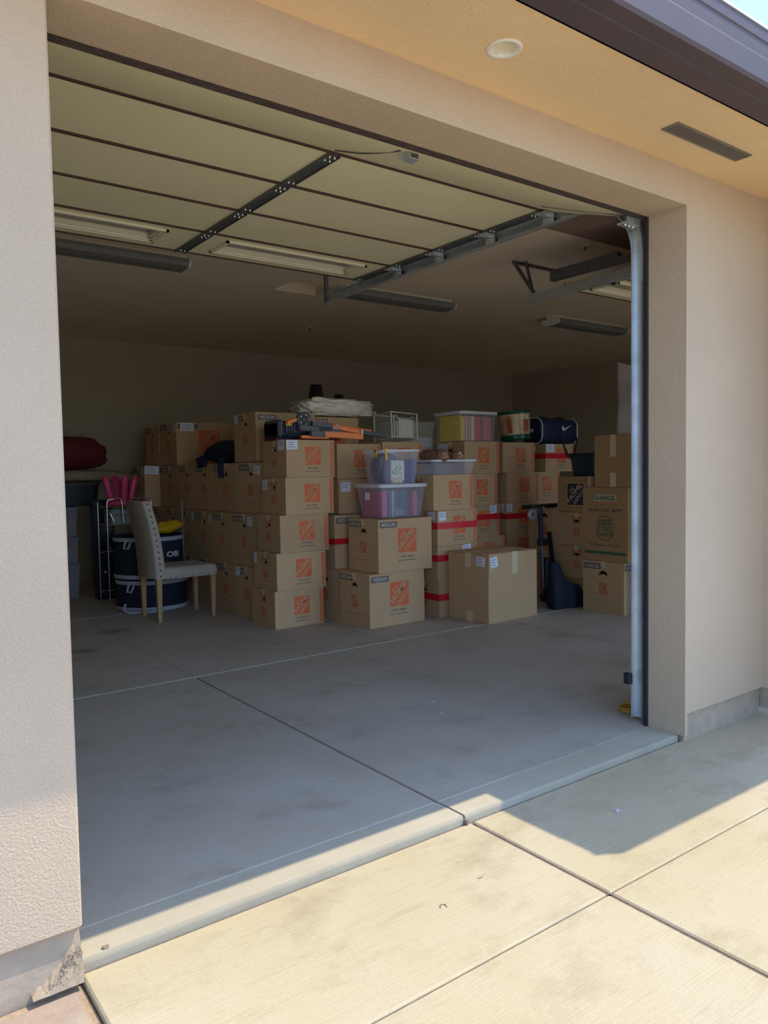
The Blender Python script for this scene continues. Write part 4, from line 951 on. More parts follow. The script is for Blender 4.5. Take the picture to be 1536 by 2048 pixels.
for nm, lb, x0, x1, y0, y1, h, c in (('pink_paper_stack', 'stack of pink paper against the left end in the lower clear tote', .045, .10, .04, .32, .22, (0.62, 0.07, 0.20)),
        ('blue_folder', 'blue folder standing in the lower clear tote', .115, .14, .04, .32, .215, (0.05, 0.12, 0.38)), ('cream_folder', 'cream folder standing in the lower clear tote', .15, .165, .04, .32, .22, (0.75, 0.60, 0.30)),
        ('teal_folder', 'wide teal folder behind the curled papers in the lower clear tote', .19, .36, .10, .13, .225, (0.03, 0.11, 0.15)), ('rose_folder', 'rose folder at the right end of the lower clear tote', .38, .43, .05, .30, .21, (0.60, 0.10, 0.16)),
        ('grey_folder', 'grey-blue folder standing in the lower clear tote', .172, .184, .04, .32, .215, (0.25, 0.30, 0.38))):
    slab(nm, lb, t, tx + x0, tx + x1, ty + y0, ty + y1, tz, tz + h, colr(nm + '_col', c), 'folder')
b = MB()
for k in range(5):
    rings = []
    pts = [(tx + .19 + .035 * k + .06 * a, ty + .045 + .012 * k, tz + .004 + .065 * math.sin(PI * a) * (1 - .13 * k)) for a in [i / 8 for i in range(9)]]
    for (p, q) in zip(pts, pts[1:]): b.add([p, q, (q[0], q[1] + .05, q[2] + .008), (p[0], p[1] + .05, p[2] + .008)], [(0, 1, 2, 3)], PAPER if k != 3 else colr('peach', (0.8, 0.35, 0.25)))
tag(b.build('curled_papers'), 'curled white and peach papers at the bottom of the lower clear tote', 'paper')
t = tote('upper clear tote with leaf-print bag inside, on the pink-filled tote', 3.262, 3.06, 1.157, 0.38, 0.31, 0.285, lid=False, taper=.87)
b = MB(); b.box(-.185, -.165, -.168, -.163, .20, .295, YELLOW); b.box(-.202, -.195, -.06, -.03, .225, .295, YELLOW); b.build('yellow_latch', t)
b = MB(); b.box(-.185, -.181, -.11, -.085, .13, .225, colr('tagbk', (.35, .35, .4))); b.build('hang_tag', t)
tx, ty, tz = 3.262, 3.06, 1.164
t0 = slab('blue_binder', 'blue binder standing at the right in the upper clear tote', t, tx + .315, tx + .345, ty + .04, ty + .27, tz, tz + .20, colr('binder', (0.04, 0.07, 0.45)), 'binder')
b = MB(); blob(b, .115, .10, .125, colr('purplecloth', (0.10, 0.09, 0.20), bump=.5, bscale=15), 3, .15); o = b.build('folded_clothes'); o.location = (tx + .15, ty + .18, tz + .125); tag(o, 'dark purple-grey clothes filling the upper clear tote', 'clothes')
t2 = thing('print_bag', 'white paper bag with a green leaf print inside the upper clear tote', 'bag', (tx + .16, ty + .035, tz))
b = MB(); b.bbox(-.06, .08, 0, .02, .02, .19, colr('bagwhite', (.78, .80, .74)), .004); b.build('bag_body', t2)
b = MB(); rs = random.Random(4); Fb = Face((0, 0, 0), (1, 0, 0), (0, 0, 1), (0, -1, 0))
for k in range(26):
    u, v = rs.uniform(-.035, .045), rs.uniform(.06, .13); a = rs.uniform(0.4, 2.6); l = rs.uniform(.012, .03); c_, s_ = math.cos(a) * l, math.sin(a) * l
    Fb.poly(b, [(u, v), (u + c_ * .5 - s_ * .2, v + s_ * .5 + c_ * .2), (u + c_, v + s_), (u + c_ * .5 + s_ * .2, v + s_ * .5 - c_ * .2)], colr('leafgreen', (.10, .30, .06)) if k % 4 else INK, .001)
b.build('leaf_print', t2)
b = MB(); b.bbox(-.05, .06, -.005, .018, .0, .045, colr('peachbag', (.75, .58, .38)), .004); b.build('bag_foot', t2)
t = tote('shallow clear tray on the small box, wicker bundles above it', 3.70, 2.955, 1.229, 0.50, 0.36, 0.125, lid=False, taper=.90)
for (x, y, z, lb, s_) in ((3.80, 3.06, 1.389, 'left brown wicker bundle lying on the shallow clear tray', 1), (4.00, 3.09, 1.38, 'right brown wicker bundle lying on the shallow clear tray', .9)):
    t = thing('wicker_bundle', lb, 'basket', (x, y, z), R(12), 'wicker bundles on the clear tray')
    b = MB(); M2 = Matrix.Rotation(PI / 2, 4, 'X')
    b.lathe([(0.0, -.12), (.048 * s_, -.12), (.056 * s_, -.10), (.053 * s_, .05), (.056 * s_, .12), (0.0, .12)], WICKER, 20, M2); b.build('body', t)
    b = MB(); rs = random.Random(int(x * 100))
    for k in range(26):
        a = rs.random() * 2 * PI; r_ = math.sqrt(rs.random()) * .042 * s_; c_ = Vector((r_ * math.cos(a), -.122 if True else 0, r_ * math.sin(a)))
        b.tube([c_ + Vector((-.012, 0, rs.uniform(-.008, .008))), c_ + Vector((0, -.012, 0)), c_ + Vector((.012, 0, rs.uniform(-.008, .008)))], .0045, WICKER if k % 2 else colr('wickerlight', (.72, .42, .27)), 5)
    tag(b.build('strand_ends', t), 'pale cut strand ends', None, None, 'stuff')
    b = MB()
    for yy in (-.07, .06): b.tube([(.054 * s_ * math.cos(k * PI / 8), yy, .054 * s_ * math.sin(k * PI / 8)) for k in range(16)], .004, RUBBER, 5, True)
    b.build('band', t)
# cross sticks under the bundles so they rest on the tray rim
b = MB(); b.box(3.70, 4.12, 3.01, 3.025, 1.322, 1.332, colr('darkstick', (.07, .04, .03))); b.box(3.70, 4.12, 3.15, 3.165, 1.322, 1.332, MATS['darkstick']); tag(b.build('cross_sticks'), 'thin dark sticks laid across the tray to carry the wicker bundles', 'rack')
t = tote('clear lidded tote of yellow, cream and pink folders beside the tin', 4.435, 3.40, 1.536, 0.47, 0.40, 0.275, taper=.93, body=mat('clear_plastic_tint', (0.8, 0.78, 0.76), 0.15, alpha=0.16))
tx, ty, tz = 4.435, 3.40, 1.543
for nm, lb, x0, x1, y0, y1, h, c in (('yellow_folder', 'yellow folder against the left end of the highest clear tote', .03, .045, .045, .35, .245, (0.85, 0.62, 0.02)), ('ochre_folder', 'ochre folder in the highest clear tote', .05, .09, .05, .34, .23, (0.62, 0.45, 0.15)),
        ('tan_folder', 'tan folder in the highest clear tote', .10, .125, .05, .34, .24, (0.70, 0.50, 0.30)), ('pink_folder', 'pink folder in the highest clear tote', .135, .165, .05, .34, .24, (0.75, 0.30, 0.35)), ('cream_folder', 'cream folder in the highest clear tote', .175, .215, .05, .34, .24, (0.78, 0.66, 0.48)),
        ('red_folder', 'rose-red folder in the middle of the highest clear tote', .22, .30, .05, .34, .235, (0.62, 0.10, 0.13)), ('dark_folder', 'dark grey folder in the highest clear tote', .305, .325, .05, .34, .245, (0.17, 0.17, 0.20)), ('rose_folder', 'rose folder at the right end of the highest clear tote', .33, .43, .05, .34, .235, (0.66, 0.14, 0.18))):
    slab(nm, lb, t, tx + x0, tx + x1, ty + y0, ty + y1, tz, tz + h, colr(nm + '_c2', c), 'folder')
# white wire rack, white basket, clear wire bin
t = thing('wire_rack', 'white wire rack standing on a box behind the clear totes', 'rack', (3.85, 3.72, 1.576), R(6), rot=(R(-4), R(2), R(6)))
w, d, h = 0.34, 0.24, 0.245
b = MB()
for x in (0, w):
    for y in (0, d): b.tube([(x, y, -0.012), (x, y, h)], .007, WWIRE, 6)
for z in (0.012, h):
    b.tube([(0, 0, z), (w, 0, z), (w, d, z), (0, d, z)], .006, WWIRE, 6, True)
b.build('frame', t)
b = MB()
for k in range(1, 16): b.tube([(w * k / 16, 0, .012), (w * k / 16, 0, h * .80 if k > 2 else h * .88)], .0024, WWIRE, 4)
for k in range(1, 12): b.tube([(0, d * k / 12, .012), (0, d * k / 12, h)], .0015, WWIRE, 4)
for k in range(1, 14): b.tube([(w * k / 14, 0, .013), (w * k / 14, d, .013)], .0015, WWIRE, 4)
tag(b.build('wire_bars', t), 'thin white upright wires', None, None, 'stuff')
b = MB(); b.tube([(.03, -.004, .012), (.03, -.004, h * .88), (.07, -.004, h * .88), (.08, -.004, h * .78), (.24, -.004, h * .78), (.25, -.004, h * .85), (.30, -.004, h * .85)], .004, WWIRE, 6); b.build('front_handle', t)
b = MB(); b.bbox(.13, .32, .03, .05, .02, h * .78, WHITEP, .004); b.build('inner_panel', t)
t = tote('white plastic basket between the wire rack and the yellow tote', 4.23, 4.14, 1.50, 0.52, 0.34, 0.265, lid=False, body=WHITEP, name='white_basket', lidm=WHITEP)
t = thing('clear_rack', 'small clear plastic rack with white handle before the white basket', 'rack', (4.10, 3.66, 1.40))
t.location = (4.145, 3.79, 1.229)
for k in range(4): carton('small', 4.14, 3.775, Z5[k], 'small box, level %s of the narrow hidden column under the clear rack' % ['one', 'two', 'three', 'four'][k], rz=0, L=0.28, D=0.29, group='boxes hidden inside the pile')
b = MB(); b.box(0.01, .30, .04, .045, 0.0, .36, CLEARP); b.box(.01, .016, 0, .24, 0, .30, CLEARP)
for k in range(5): b.box(.01, .30, .034, .04, .05 + k * .06, .054 + k * .06, WHITEP)
b.build('ribbed_panel', t)
b = MB(); b.tube([(.075, .02, .20), (.065, .02, .34)], .006, SWHITE, 6); b.tube([(.10, .02, .20), (.09, .02, .32)], .004, SWHITE, 6); b.build('handle', t)
# decorated tin
t = thing('popcorn_tin', 'tilted round tin with cream and red picture label and green bands', 'tin', (5.44, 3.66, 1.575), rot=(0, R(-5), 0))
b = MB(); b.lathe([(.150, .05), (.168, .265)], TINL, 36, cap0=False, cap1=False); b.build('label_wrap', t)
b = MB(); b.lathe([(.152, -.005), (.156, .0), (.154, .045), (.151, .05)], GREENM, 36, cap1=False); b.build('bottom_band', t)
b = MB(); b.lathe([(.168, .265), (.173, .27), (.173, .29), (.165, .297), (.0, .297)], GREENM, 36, cap0=False, cap1=False); b.build('lid', t)
b = MB()
for a0, wd, z0, z1, mm in ((-2.25, .22, .06, .26, colr('cream_label', (.72, .62, .38))), (-1.55, .45, .08, .20, colr('red_pic', (.42, .10, .06))), (-2.75, .35, .07, .22, MATS['red_pic']), (-1.48, .16, .205, .245, PAPER), (-1.1, .2, .22, .25, GREENM)):
    n = 8; vs_ = []
    for i in range(n + 1):
        a = a0 + wd * (i / n - .5)
        for z in (z0, z1): r_ = .1505 + (z - .05) / .215 * .018; vs_.append((r_ * math.cos(a), r_ * math.sin(a), z))
    b.add(vs_, [(2 * i, 2 * i + 2, 2 * i + 3, 2 * i + 1) for i in range(n)], mm)
b.build('printed_scene', t)
b = MB(); b.box(-.14, -.06, -.06, .06, -.027, -.008, GREENM); b.build('foot', t)
# duffel bag
t = thing('duffel_bag', 'navy duffel bag with white piping, white check mark and hanging strap', 'bag', (6.21, 3.875, 1.536))
def dring(x, s_=1.0): return [(x, q[0] * s_, q[1] * s_ + 0.145) for q in [(a[0], a[1]) for a in rr(.30, .285, .09, 0, 6)]]
b = MB(); b.loft([dring(-.30, .93), dring(-.28, 1.0), dring(-.1, 1.02), dring(.12, 1.0), dring(.30, .97), dring(.325, .9)], NAVY2); b.build('body', t)
for x in (-.285, .30):
    b = MB(); b.tube(dring(x, 1.0), .006, SWHITE, 6, True); b.build('piping', t)
b = MB(); Fd = Face((-.30, -.156, 0), (1, 0, 0), (0, 0, 1), (0, -1, 0))
sw = [(.33, .17), (.345, .150), (.37, .148), (.50, .215), (.40, .182), (.37, .172), (.358, .178), (.352, .205), (.338, .20)]
b.add([Fd.P(u, v, .002) for u, v in sw], [(0, 1, 2, 8), (2, 5, 6, 8), (2, 3, 4, 5), (6, 7, 8)], SWHITE); b.build('check_mark', t)
b = MB(); b.tube([(.02, -.16, .08), (.03, -.19, -.03), (.08, -.195, -.12), (.13, -.195, -.16), (.19, -.195, -.11), (.27, -.175, .04), (.325, -.08, .16)], .010, NAVY2, 8); b.build('shoulder_strap', t)
for x in (-.16, .12):
    b = MB(); b.tube([(x, -.13, .23), (x, -.08, .292), (x + .02, 0, .30), (x, .08, .292)], .008, NAVY2, 6); b.build('handle', t)
b = MB(); b.bbox(-.302, -.285, -.03, .01, .13, .17, SWHITE, .002); b.build('buckle', t)
t = tote('dark blue lidded bin standing on the box with the navy logo', 5.20, 2.45, 1.187, 0.34, 0.30, 0.20, body=mat('dark_blue_bin', (0.012, 0.03, 0.06), 0.3), name='blue_bin', lidm=mat('dark_blue_lid', (0.008, 0.015, 0.03), 0.35))
# film wrapped bundle and lampshades
t = thing('wrapped_bundle', 'long film-wrapped bundle lying on the boxes behind the orange stand', 'bundle', (3.60, 4.33, 1.884), R(0))
b = MB(); blob(b, .40, .17, .088, FILM, 7, .22, 3.8, 34, 3.6, True, None, .012); b.build('film', t)
b = MB(); b.tube([(.42, 0, -.02), (.48, -.02, -.03), (.53, 0, -.045)], .022, FILM, 8, r1=.006); b.build('twisted_end', t)
for (x, y, z, r0, r1, h, lb) in ((3.66, 4.74, 1.83, .105, .06, .32, 'tall dark red lampshade at the very top of the pile'), (3.86, 4.62, 1.85, .10, .045, .20, 'lower dark lampshade leaning beside the tall one on the pile')):
    t = thing('lampshade', lb, 'lampshade', (x, y, z + .004), 0, 'dark lampshades on top of the pile')
    b = MB(); b.lathe([(r0, 0), (r1, h), (r1 - .003, h), (r0 - .003, 0)], colr('maroon_shade', (.022, .004, .010)), 24, cap0=False, cap1=False, smooth=True); b.build('shade', t)
    b = MB(); b.tube([(r1 * math.cos(k * PI / 8), r1 * math.sin(k * PI / 8), h) for k in range(16)], .003, BLACKP, 5, True); b.tube([(-r1, 0, h), (r1, 0, h)], .002, BLACKP, 5); b.build('wire_ring', t)
# orange and grey folding stand
t = thing('folding_stand', 'folded orange and dark grey work stand lying across the stacks', 'stand', (2.55, 3.535, 1.537))
b = MB(); b.bbox(.0, .30, .0, .26, .012, .155, NAVY, .02); b.bbox(.0, .05, -.01, .27, .02, .165, DKGREY, .02)
for k in range(7): b.bbox(.07 + k * .025, .082 + k * .025, -.006, .0, .06, .145, DKGREY, .002)
b.build('base_housing', t)
b = MB(); b.bbox(-.005, .62, .03, .24, .0, .02, DRED, .004); b.build('red_panel', t)
b = MB(); b.box(.065, .115, -.012, -.006, .115, .14, YELLOW); b.build('warning_label', t)
b = MB(); M2 = Matrix.Translation((.225, -.02, .165)) @ Matrix.Rotation(PI / 2, 4, 'X')
b.lathe([(.0, -.02), (.062, -.02), (.066, -.01), (.066, .015), (.052, .02), (.050, .012), (.030, .012), (.028, .026), (.0, .026)], DKGREY, 28, M2)
for k in range(5):
    a = 2 * PI * k / 5; b.lathe([(.007, .0), (.007, .022)], SILVP, 8, M2 @ Matrix.Translation((.041 * math.cos(a), .041 * math.sin(a), 0)))
b.build('gear_disc', t)
b = MB(); Mr = Matrix.Translation((.20, -.03, .10)) @ Matrix.Rotation(R(6), 4, 'Y')
b.bbox(-.03, .20, -.02, .05, -.03, .03, DKGREY, .01, Mr); b.bbox(.17, .40, -.015, .045, -.012, .035, DKGREY, .008, Mr); b.build('grey_arm', t)
b = MB()
for k in range(9): b.lathe([(.020, 0), (.026, .004), (.026, .008), (.020, .012)], DKGREY, 12, Matrix.Translation((.36 + k * .013, -.035, .085 - k * .001)) @ Matrix.Rotation(PI / 2, 4, 'Y'))
b.build('ribbed_grip', t)
b = MB(); b.bbox(.33, .42, -.045, .02, .028, .062, DKGREY, .006); b.build('clamp_block', t)
def bar(nm, p, q, w, h, m, par, lb=None):
    p = Vector(p); q = Vector(q); v = q - p; L = v.length; Mx = v.to_track_quat('X', 'Z').to_matrix().to_4x4(); Mx.translation = p
    b = MB(); b.bbox(0, L, -w / 2, w / 2, -h / 2, h / 2, m, .003, Mx); o = b.build(nm, par)
    if lb: o['label'] = lb
    return o
bar('orange_rail', (.07, -.01, .135), (.20, -.01, .18), .036, .03, BRORG, t, 'short orange rail at the left'); bar('orange_rail', (.30, .03, .155), (.98, .08, .085), .04, .030, BRORG, t, 'long upper orange rail')
bar('orange_rail', (.50, -.03, .115), (.80, -.03, .068), .035, .036, BRORG, t, 'middle orange rail'); bar('orange_rail', (.34, -.055, .050), (.78, -.075, .030), .04, .050, BRORG, t, 'wide lower orange rail')
bar('orange_rail', (.18, -.05, .022), (.45, -.05, .020), .03, .026, BRORG, t, 'thin lower orange rail')
b = MB()
for x, z in ((.50, .10), (.565, .10), (.535, .125)): b.lathe([(0, -.012), (.012, -.01), (.014, 0), (.012, .01), (0, .012)], SCREW, 12, Matrix.Translation((x, -.05, z)))
b.build('chrome_knob', t)
bar('grey_foot', (.80, -.03, .07), (1.06, -.01, .045), .05, .035, DKGREY, t); bar('grey_foot', (.30, -.02, .135), (.50, -.02, .12), .05, .04, DKGREY, t); bar('grey_foot', (.26, -.06, .05), (.40, -.06, .045), .05, .05, DKGREY, t)
b = MB(); b.box(.78, .80, -.06, -.03, .02, .09, SILVP); b.build('chrome_clip', t)
# navy jacket on the middle boxes
t = thing('navy_jacket', 'dark navy jacket draped over the box wall left of the MEDIUM box', 'jacket', (2.80, 4.95, 1.42), 0)
b = MB(); blob(b, .20, .34, .11, NAVY, 12, .2, 2.0, 18, 2.4, True, Matrix.Translation((0, 0, .055))); b.build('bundle', t)
b = MB(); b.tube([(-.15, -.20, .0), (-.225, -.24, -.045), (-.236, -.26, -.10), (-.236, -.265, -.19)], .028, NAVY, 8); b.build('sleeve', t)
b = MB(); b.tube([(-.12, .26, .02), (-.215, .30, -.02), (-.235, .22, -.06), (-.23, .1, -.05)], .035, NAVY, 8); b.build('collar', t)

# ------------------------------------------------------------------ the chair
t = thing('parsons_chair', 'beige upholstered dining chair with nailhead trim and oak legs, turned sideways', 'chair', (1.79, 4.355, 0))
prof = []; N_ = 12
for k in range(N_ + 1):
    z = 0.375 + (1.045 - 0.375) * k / N_; s_ = k / N_; xb = 0.02 - 0.015 * s_ - 0.085 * s_ ** 2.2; prof.append((xb, z))
wB = 0.092; wd = 0.46
rings = []
for i, (x, z) in enumerate(prof):
    th = wB * (1 - .18 * i / N_); e = .012
    rings.append([(x - .02 + e, 0, z), (x - .02 + th - e, 0, z), (x - .02 + th, e, z), (x - .02 + th, wd - e, z), (x - .02 + th - e, wd, z), (x - .02 + e, wd, z), (x - .02, wd - e, z), (x - .02, e, z)])
b = MB(); b.loft(rings, FABRIC, smooth=True); b.build('backrest', t)
b = MB()
sr = []
for zz, k in ((.372, 0), (.378, -.004), (.44, -.002), (.462, .010), (.470, .04)):
    sr.append([(p[0] + .315, p[1] + wd / 2, zz) for p in rr(.50 - 2 * k, wd - 2 * k, .035, 0, 4)])
b.loft(sr, FABRIC); b.build('seat', t)
b = MB()
for k in range(13):
    s_ = (k + .5) / 13; z = .375 + .67 * s_; xb = 0.02 - 0.015 * s_ - 0.085 * s_ ** 2.2 - .02 + wB * (1 - .18 * s_) * .5
    b.lathe([(.0085, 0), (.007, .003), (.002, .005)], STUD, 8, Matrix.Translation((xb, -.0005, z)) @ Matrix.Rotation(PI / 2, 4, 'X'))
for k in range(9): b.lathe([(.0085, 0), (.007, .003), (.002, .005)], STUD, 8, Matrix.Translation((.13 + k * .05, 0.0, .388)) @ Matrix.Rotation(PI / 2, 4, 'X'))
tag(b.build('nailhead_trim', t), 'row of bronze nail heads', None, None, 'stuff')
for x, y, lx in ((.035, .035, -.0), (.035, wd - .035, 0), (.525, .035, 0), (.525, wd - .035, 0)):
    b = MB(); b.loft([[(x + a * w_ , y + c * w_, z) for a, c in ((-1, -1), (1, -1), (1, 1), (-1, 1))] for z, w_ in ((0, .015), (.375, .023))], OAK, smooth=False); b.build('leg', t)

# ------------------------------------------------------------------ left corner: keyboard, chrome rack, hampers, pink stool, storage
t = thing('music_keyboard', 'long black electronic keyboard standing on end left of the chrome rack', 'keyboard', (1.768, 5.98, 0.0), 0, rot=(0, R(-1.2), R(0)))
b = MB(); b.bbox(0, .205, 0, .13, .0, 1.02, NAVYK, .008); b.build('body', t)
b = MB(); Fk = Face((0, 0, 0), (1, 0, 0), (0, 0, 1), (0, -1, 0)); rs = random.Random(2)
for u0, v0, nu, nv in ((.10, .70, 5, 3), (.09, .60, 3, 1), (.12, .30, 2, 5), (.08, .26, 1, 2), (.13, .63, 2, 2), (.08, .76, 2, 1)):
    for i in range(nu):
        for j in range(nv): Fk.quad(b, u0 + i * .016, u0 + i * .016 + .009, v0 + j * .022, v0 + j * .022 + .006, SILVP, .003)
b.build('button_rows', t)
b = MB()
for c_, rad in (((.09, .28), .016), ((.15, .52), .01)): b.lathe([(rad, 0), (rad * .9, .008), (0, .008)], SILVP, 14, Matrix.Translation((c_[0], 0, c_[1])) @ Matrix.Rotation(PI / 2, 4, 'X'))
b.build('knob', t)
b = MB(); Fk.quad(b, .11, .16, .42, .56, colr('screen_teal', (.02, .06, .08), rough=.2), .002); b.build('display', t)
t = thing('chrome_rack', 'tall chrome wire shelf rack behind the chair', 'rack', (1.775, 5.60, 0))
w, d = .44, .30; b = MB()
for x in (0, w):
    for y in (0, d): b.tube([(x, y, 0), (x, y, 1.0)], .007, CHROME, 8)
b.tube([(0, 0, 1.0), (0.01, 0, 1.03), (.12, 0, 1.045), (.14, 0, 1.03), (.15, 0, .97), (.155, 0, .80)], .007, CHROME, 8)
b.tube([(w, 0, 1.0), (w - .01, 0, 1.03), (w - .10, 0, 1.04), (w - .2, 0, 1.04)], .007, CHROME, 8)
b.build('uprights', t)
for z in (.10, .50, .78, .96):
    b = MB(); b.tube([(0, 0, z), (w, 0, z), (w, d, z), (0, d, z)], .005, CHROME, 6, True)
    for k in range(1, 10): b.tube([(w * k / 10, 0, z), (w * k / 10, d, z)], .0022, CHROME, 4)
    b.build('shelf', t)
b = MB(); b.tube([(0, 0, .88), (w, 0, .88)], .003, CHROME, 5); b.tube([(0, 0, .70), (w, 0, .70)], .003, CHROME, 5); b.tube([(.03, 0, .90), (.06, -.01, .82)], .008, CHROME, 5); b.build('side_rail', t)
t = thing('grey_bin', 'dull grey plastic bin sitting inside the chrome rack', 'bin', (1.995, 5.75, .782))
b = MB(); b.loft([rr(.36, .24, .03, z, 4) for z in (0, .15)], mat('grey_bin', (.16, .17, .18), .4), cap1=False); b.loft([rr(.34, .22, .03, z, 4) for z in (.15, .005)], MATS['grey_bin'], cap0=False); b.build('tub', t)
t = thing('pink_stool', 'pink plastic stool upside down on the chrome rack, legs up', 'stool', (1.96, 5.75, .967), R(20))
b = MB(); b.lathe([(.0, 0), (.13, 0), (.142, .012), (.142, .035), (.13, .045), (.0, .045)], PINK, 28); b.build('seat', t)
for a in (0, 90, 180, 270):
    ca, sa = math.cos(R(a - 20)), math.sin(R(a - 20)); r0_, r1_ = .095, .155
    r1_ = .15
    b = MB(); n = 8; rings = []
    for k in range(n + 1):
        s_ = k / n; z = .04 + .26 * s_; rad = .026 + .014 * s_ if k < n - 1 else (.033 if k == n - 1 else .015); rc = r0_ + (r1_ - r0_) * s_
        rings.append([(rc * ca + rad * math.cos(q * PI / 6), rc * sa + rad * math.sin(q * PI / 6), z) for q in range(12)])
    b.loft(rings, PINK); b.build('leg', t)
def hamper(label, x, y, z, r, h, rz, text=None, sq=1.0, group=None):
    t = thing('fabric_hamper', label, 'hamper', (x, y, z), R(rz), group)
    b = MB(); prof = [(r * .93, 0), (r * 1.0, .02), (r * 1.02, h * .5), (r * 1.0, h - .02), (r * .98, h), (r * .93, h), (r * .93, .03)]
    b.lathe(prof, NAVY, 32, cap1=False); b.build('body', t)
    for z_, dz in ((h - .03, .0), (.025, .0)):
        b = MB(); b.lathe([(r * 1.03, z_ - .018), (r * 1.035, z_), (r * 1.03, z_ + .018)], GREYB, 32, cap0=False, cap1=False); b.build('edge_band', t)
    b = MB(); b.tube([(-r * .85, -r * .62, h - .03), (-r * .95, -r * .75, h - .05), (-r * .98, -r * .72, h - .10), (-r * .86, -r * .70, h - .11), (-r * .78, -r * .72, h - .05)], .012, GREYB, 6); b.build('carry_loop', t)
    if text:
        b = MB(); v, f = text2d(text, .03); vs_ = []
        for a, c in v:
            an = -PI / 2 + .40 + a * .46; vs_.append((r * 1.035 * math.cos(an), r * 1.035 * math.sin(an), h * .56 + c * .055))
        b.add(vs_, f, SWHITE); b.build('lettering', t)
    return t
hamper('lower navy round collapsible hamper on the floor behind the chair', 2.07, 5.245, 0.0, .325, .30, 0, group='navy collapsible hampers')
hamper('upper navy round hamper with white lettering behind the chair', 2.045, 5.235, .302, .315, .40, 0, 'OBI', group='navy collapsible hampers')
b = MB(); b.tube([(1.74, 4.93, .015), (1.80, 4.89, .02), (1.92, 4.88, .014), (2.05, 4.885, .014)], .013, GREYB, 6); b.tube([(1.74, 4.93, .015), (1.71, 4.98, .04), (1.73, 5.0, .09)], .013, GREYB, 6)
tag(b.build('webbing_strap'), 'grey webbing strap trailing on the floor by the lower hamper', 'strap')
b = MB(); blob(b, .16, .10, .065, mat('yellow_vinyl', (.62, .36, .008), .4), 21, .5, 2.6, 12, 1.5); o = b.build('yellow_bag'); o.location = (2.20, 5.13, .765); o.rotation_euler = (0, R(-8), 0); tag(o, 'bright yellow bag on top of the upper navy hamper', 'bag')
b = MB(); b.lathe([(.013, 0), (.013, .40)], mat('dim_pole', (.22, .17, .15), .6), 10, Matrix.Translation((2.425, 5.32, .0)) @ Matrix.Scale(2.55, 4, (0, 0, 1))); tag(b.build('grey_pole'), 'thin dull pole standing behind the yellow bag', 'pole')
# storage at the far left
def stor(x, y, z, L, D, H, label, cm, cloth_label, cap, contents):
    t = tote(label, x, y, z, L, D, H, taper=.95, lidm=mat('dull_clear_lid', (.30, .32, .36), .3, alpha=.6))
    for nm, lb, a, c, zz0, zz1, m_ in contents:
        b = MB(); blob(b, (c - a) * L / 2, D * .40, (zz1 - zz0) * H / 2, m_, sum(map(ord, nm)) % 40, .08, 2.5, 12, 4); o = b.build(nm); o.location = (x + L * (a + c) / 2, y + D / 2, z + .012 + H * (zz0 + zz1) / 2); tag(o, lb, 'cloth')
    return t
BL = colr('blue_cloth', (.03, .14, .30)); WH = colr('white_cloth', (.42, .40, .42)); GR = colr('grey_cloth', (.22, .20, .19), bump=.5, bscale=20); RD = colr('red_cloth', (.35, .05, .06))
stor(1.12, 6.30, 0.0, .57, .50, .335, 'bottom clear storage tote at far left, grey clothes inside', None, '', 0, (('grey_clothes', 'grey clothes in the bottom left storage tote', .08, .92, .05, .85, GR),))
stor(1.12, 6.30, .352, .57, .50, .275, 'middle clear storage tote at far left with white and red cloth', None, '', 0, (('white_clothes', 'white cloth in the middle left storage tote', .08, .92, .05, .58, WH), ('red_cloth', 'red cloth in the middle left storage tote', .10, .90, .60, .92, RD)))
stor(1.12, 6.30, .645, .57, .50, .29, 'top clear storage tote at far left with blue cloth', None, '', 0, (('blue_clothes', 'blue cloth in the top left storage tote', .30, .92, .42, .9, BL), ('dim_clothes', 'dim grey cloth in the top left storage tote', .06, .5, .03, .36, GR)))
t = thing('black_bin', 'wide black plastic bin on top of the left storage totes', 'bin', (1.49, 6.62, .952))
b = MB(); b.loft([rr(.84, .52, .05, 0, 5), rr(.88, .56, .05, .22, 5)], NAVYK, smooth=False); b.build('tub', t); b = MB(); b.loft([rr(.90, .60, .06, z, 5) for z in (.22, .245)], BLACKP, smooth=False); b.build('lid', t)
b = MB(); blob(b, .60, .27, .062, TANC, 31, .10, 2.0, 22, 4.0, True, None, .03); o = b.build('tan_blanket'); o.location = (1.72, 6.60, 1.272); tag(o, 'tan folded blanket between the black bin and the maroon bag', 'blanket')
b = MB(); blob(b, .56, .27, .185, MAROON, 37, .16, 1.8, 26, 2.5, True, None, 0.04); o = b.build('maroon_bag'); o.location = (1.52, 6.60, 1.52); tag(o, 'big dark maroon cloth bag on top at the far left', 'bag')

# ------------------------------------------------------------------ scooter and dark bag right of the plain carton
t = thing('kick_scooter', 'folded dark scooter with T handlebar and clear wheel behind the plain carton', 'scooter', (4.91, 2.90, 0), R(-4))
b = MB(); b.tube([(-.155, 0, .905), (.06, 0, .915), (.245, 0, .91)], .012, BLACKP, 8); b.build('handlebar', t)
for xa, xb in ((-.165, -.06), (.13, .25)):
    b = MB(); b.tube([(xa, 0, .908), (xb, 0, .912)], .021, BLACKP, 10); b.build('grip', t)
b = MB(); b.tube([(.045, 0, .91), (.06, 0, .60)], .022, NAVY2, 10); b.tube([(.06, 0, .60), (.085, 0, .12)], .017, GALVD, 10); b.build('stem', t)
b = MB(); b.bbox(.03, .13, -.03, .03, .54, .60, BLACKP, .008); b.build('clamp', t)
b = MB(); Mw = Matrix.Translation((-.075, -.02, .84)) @ Matrix.Rotation(PI / 2, 4, 'X')
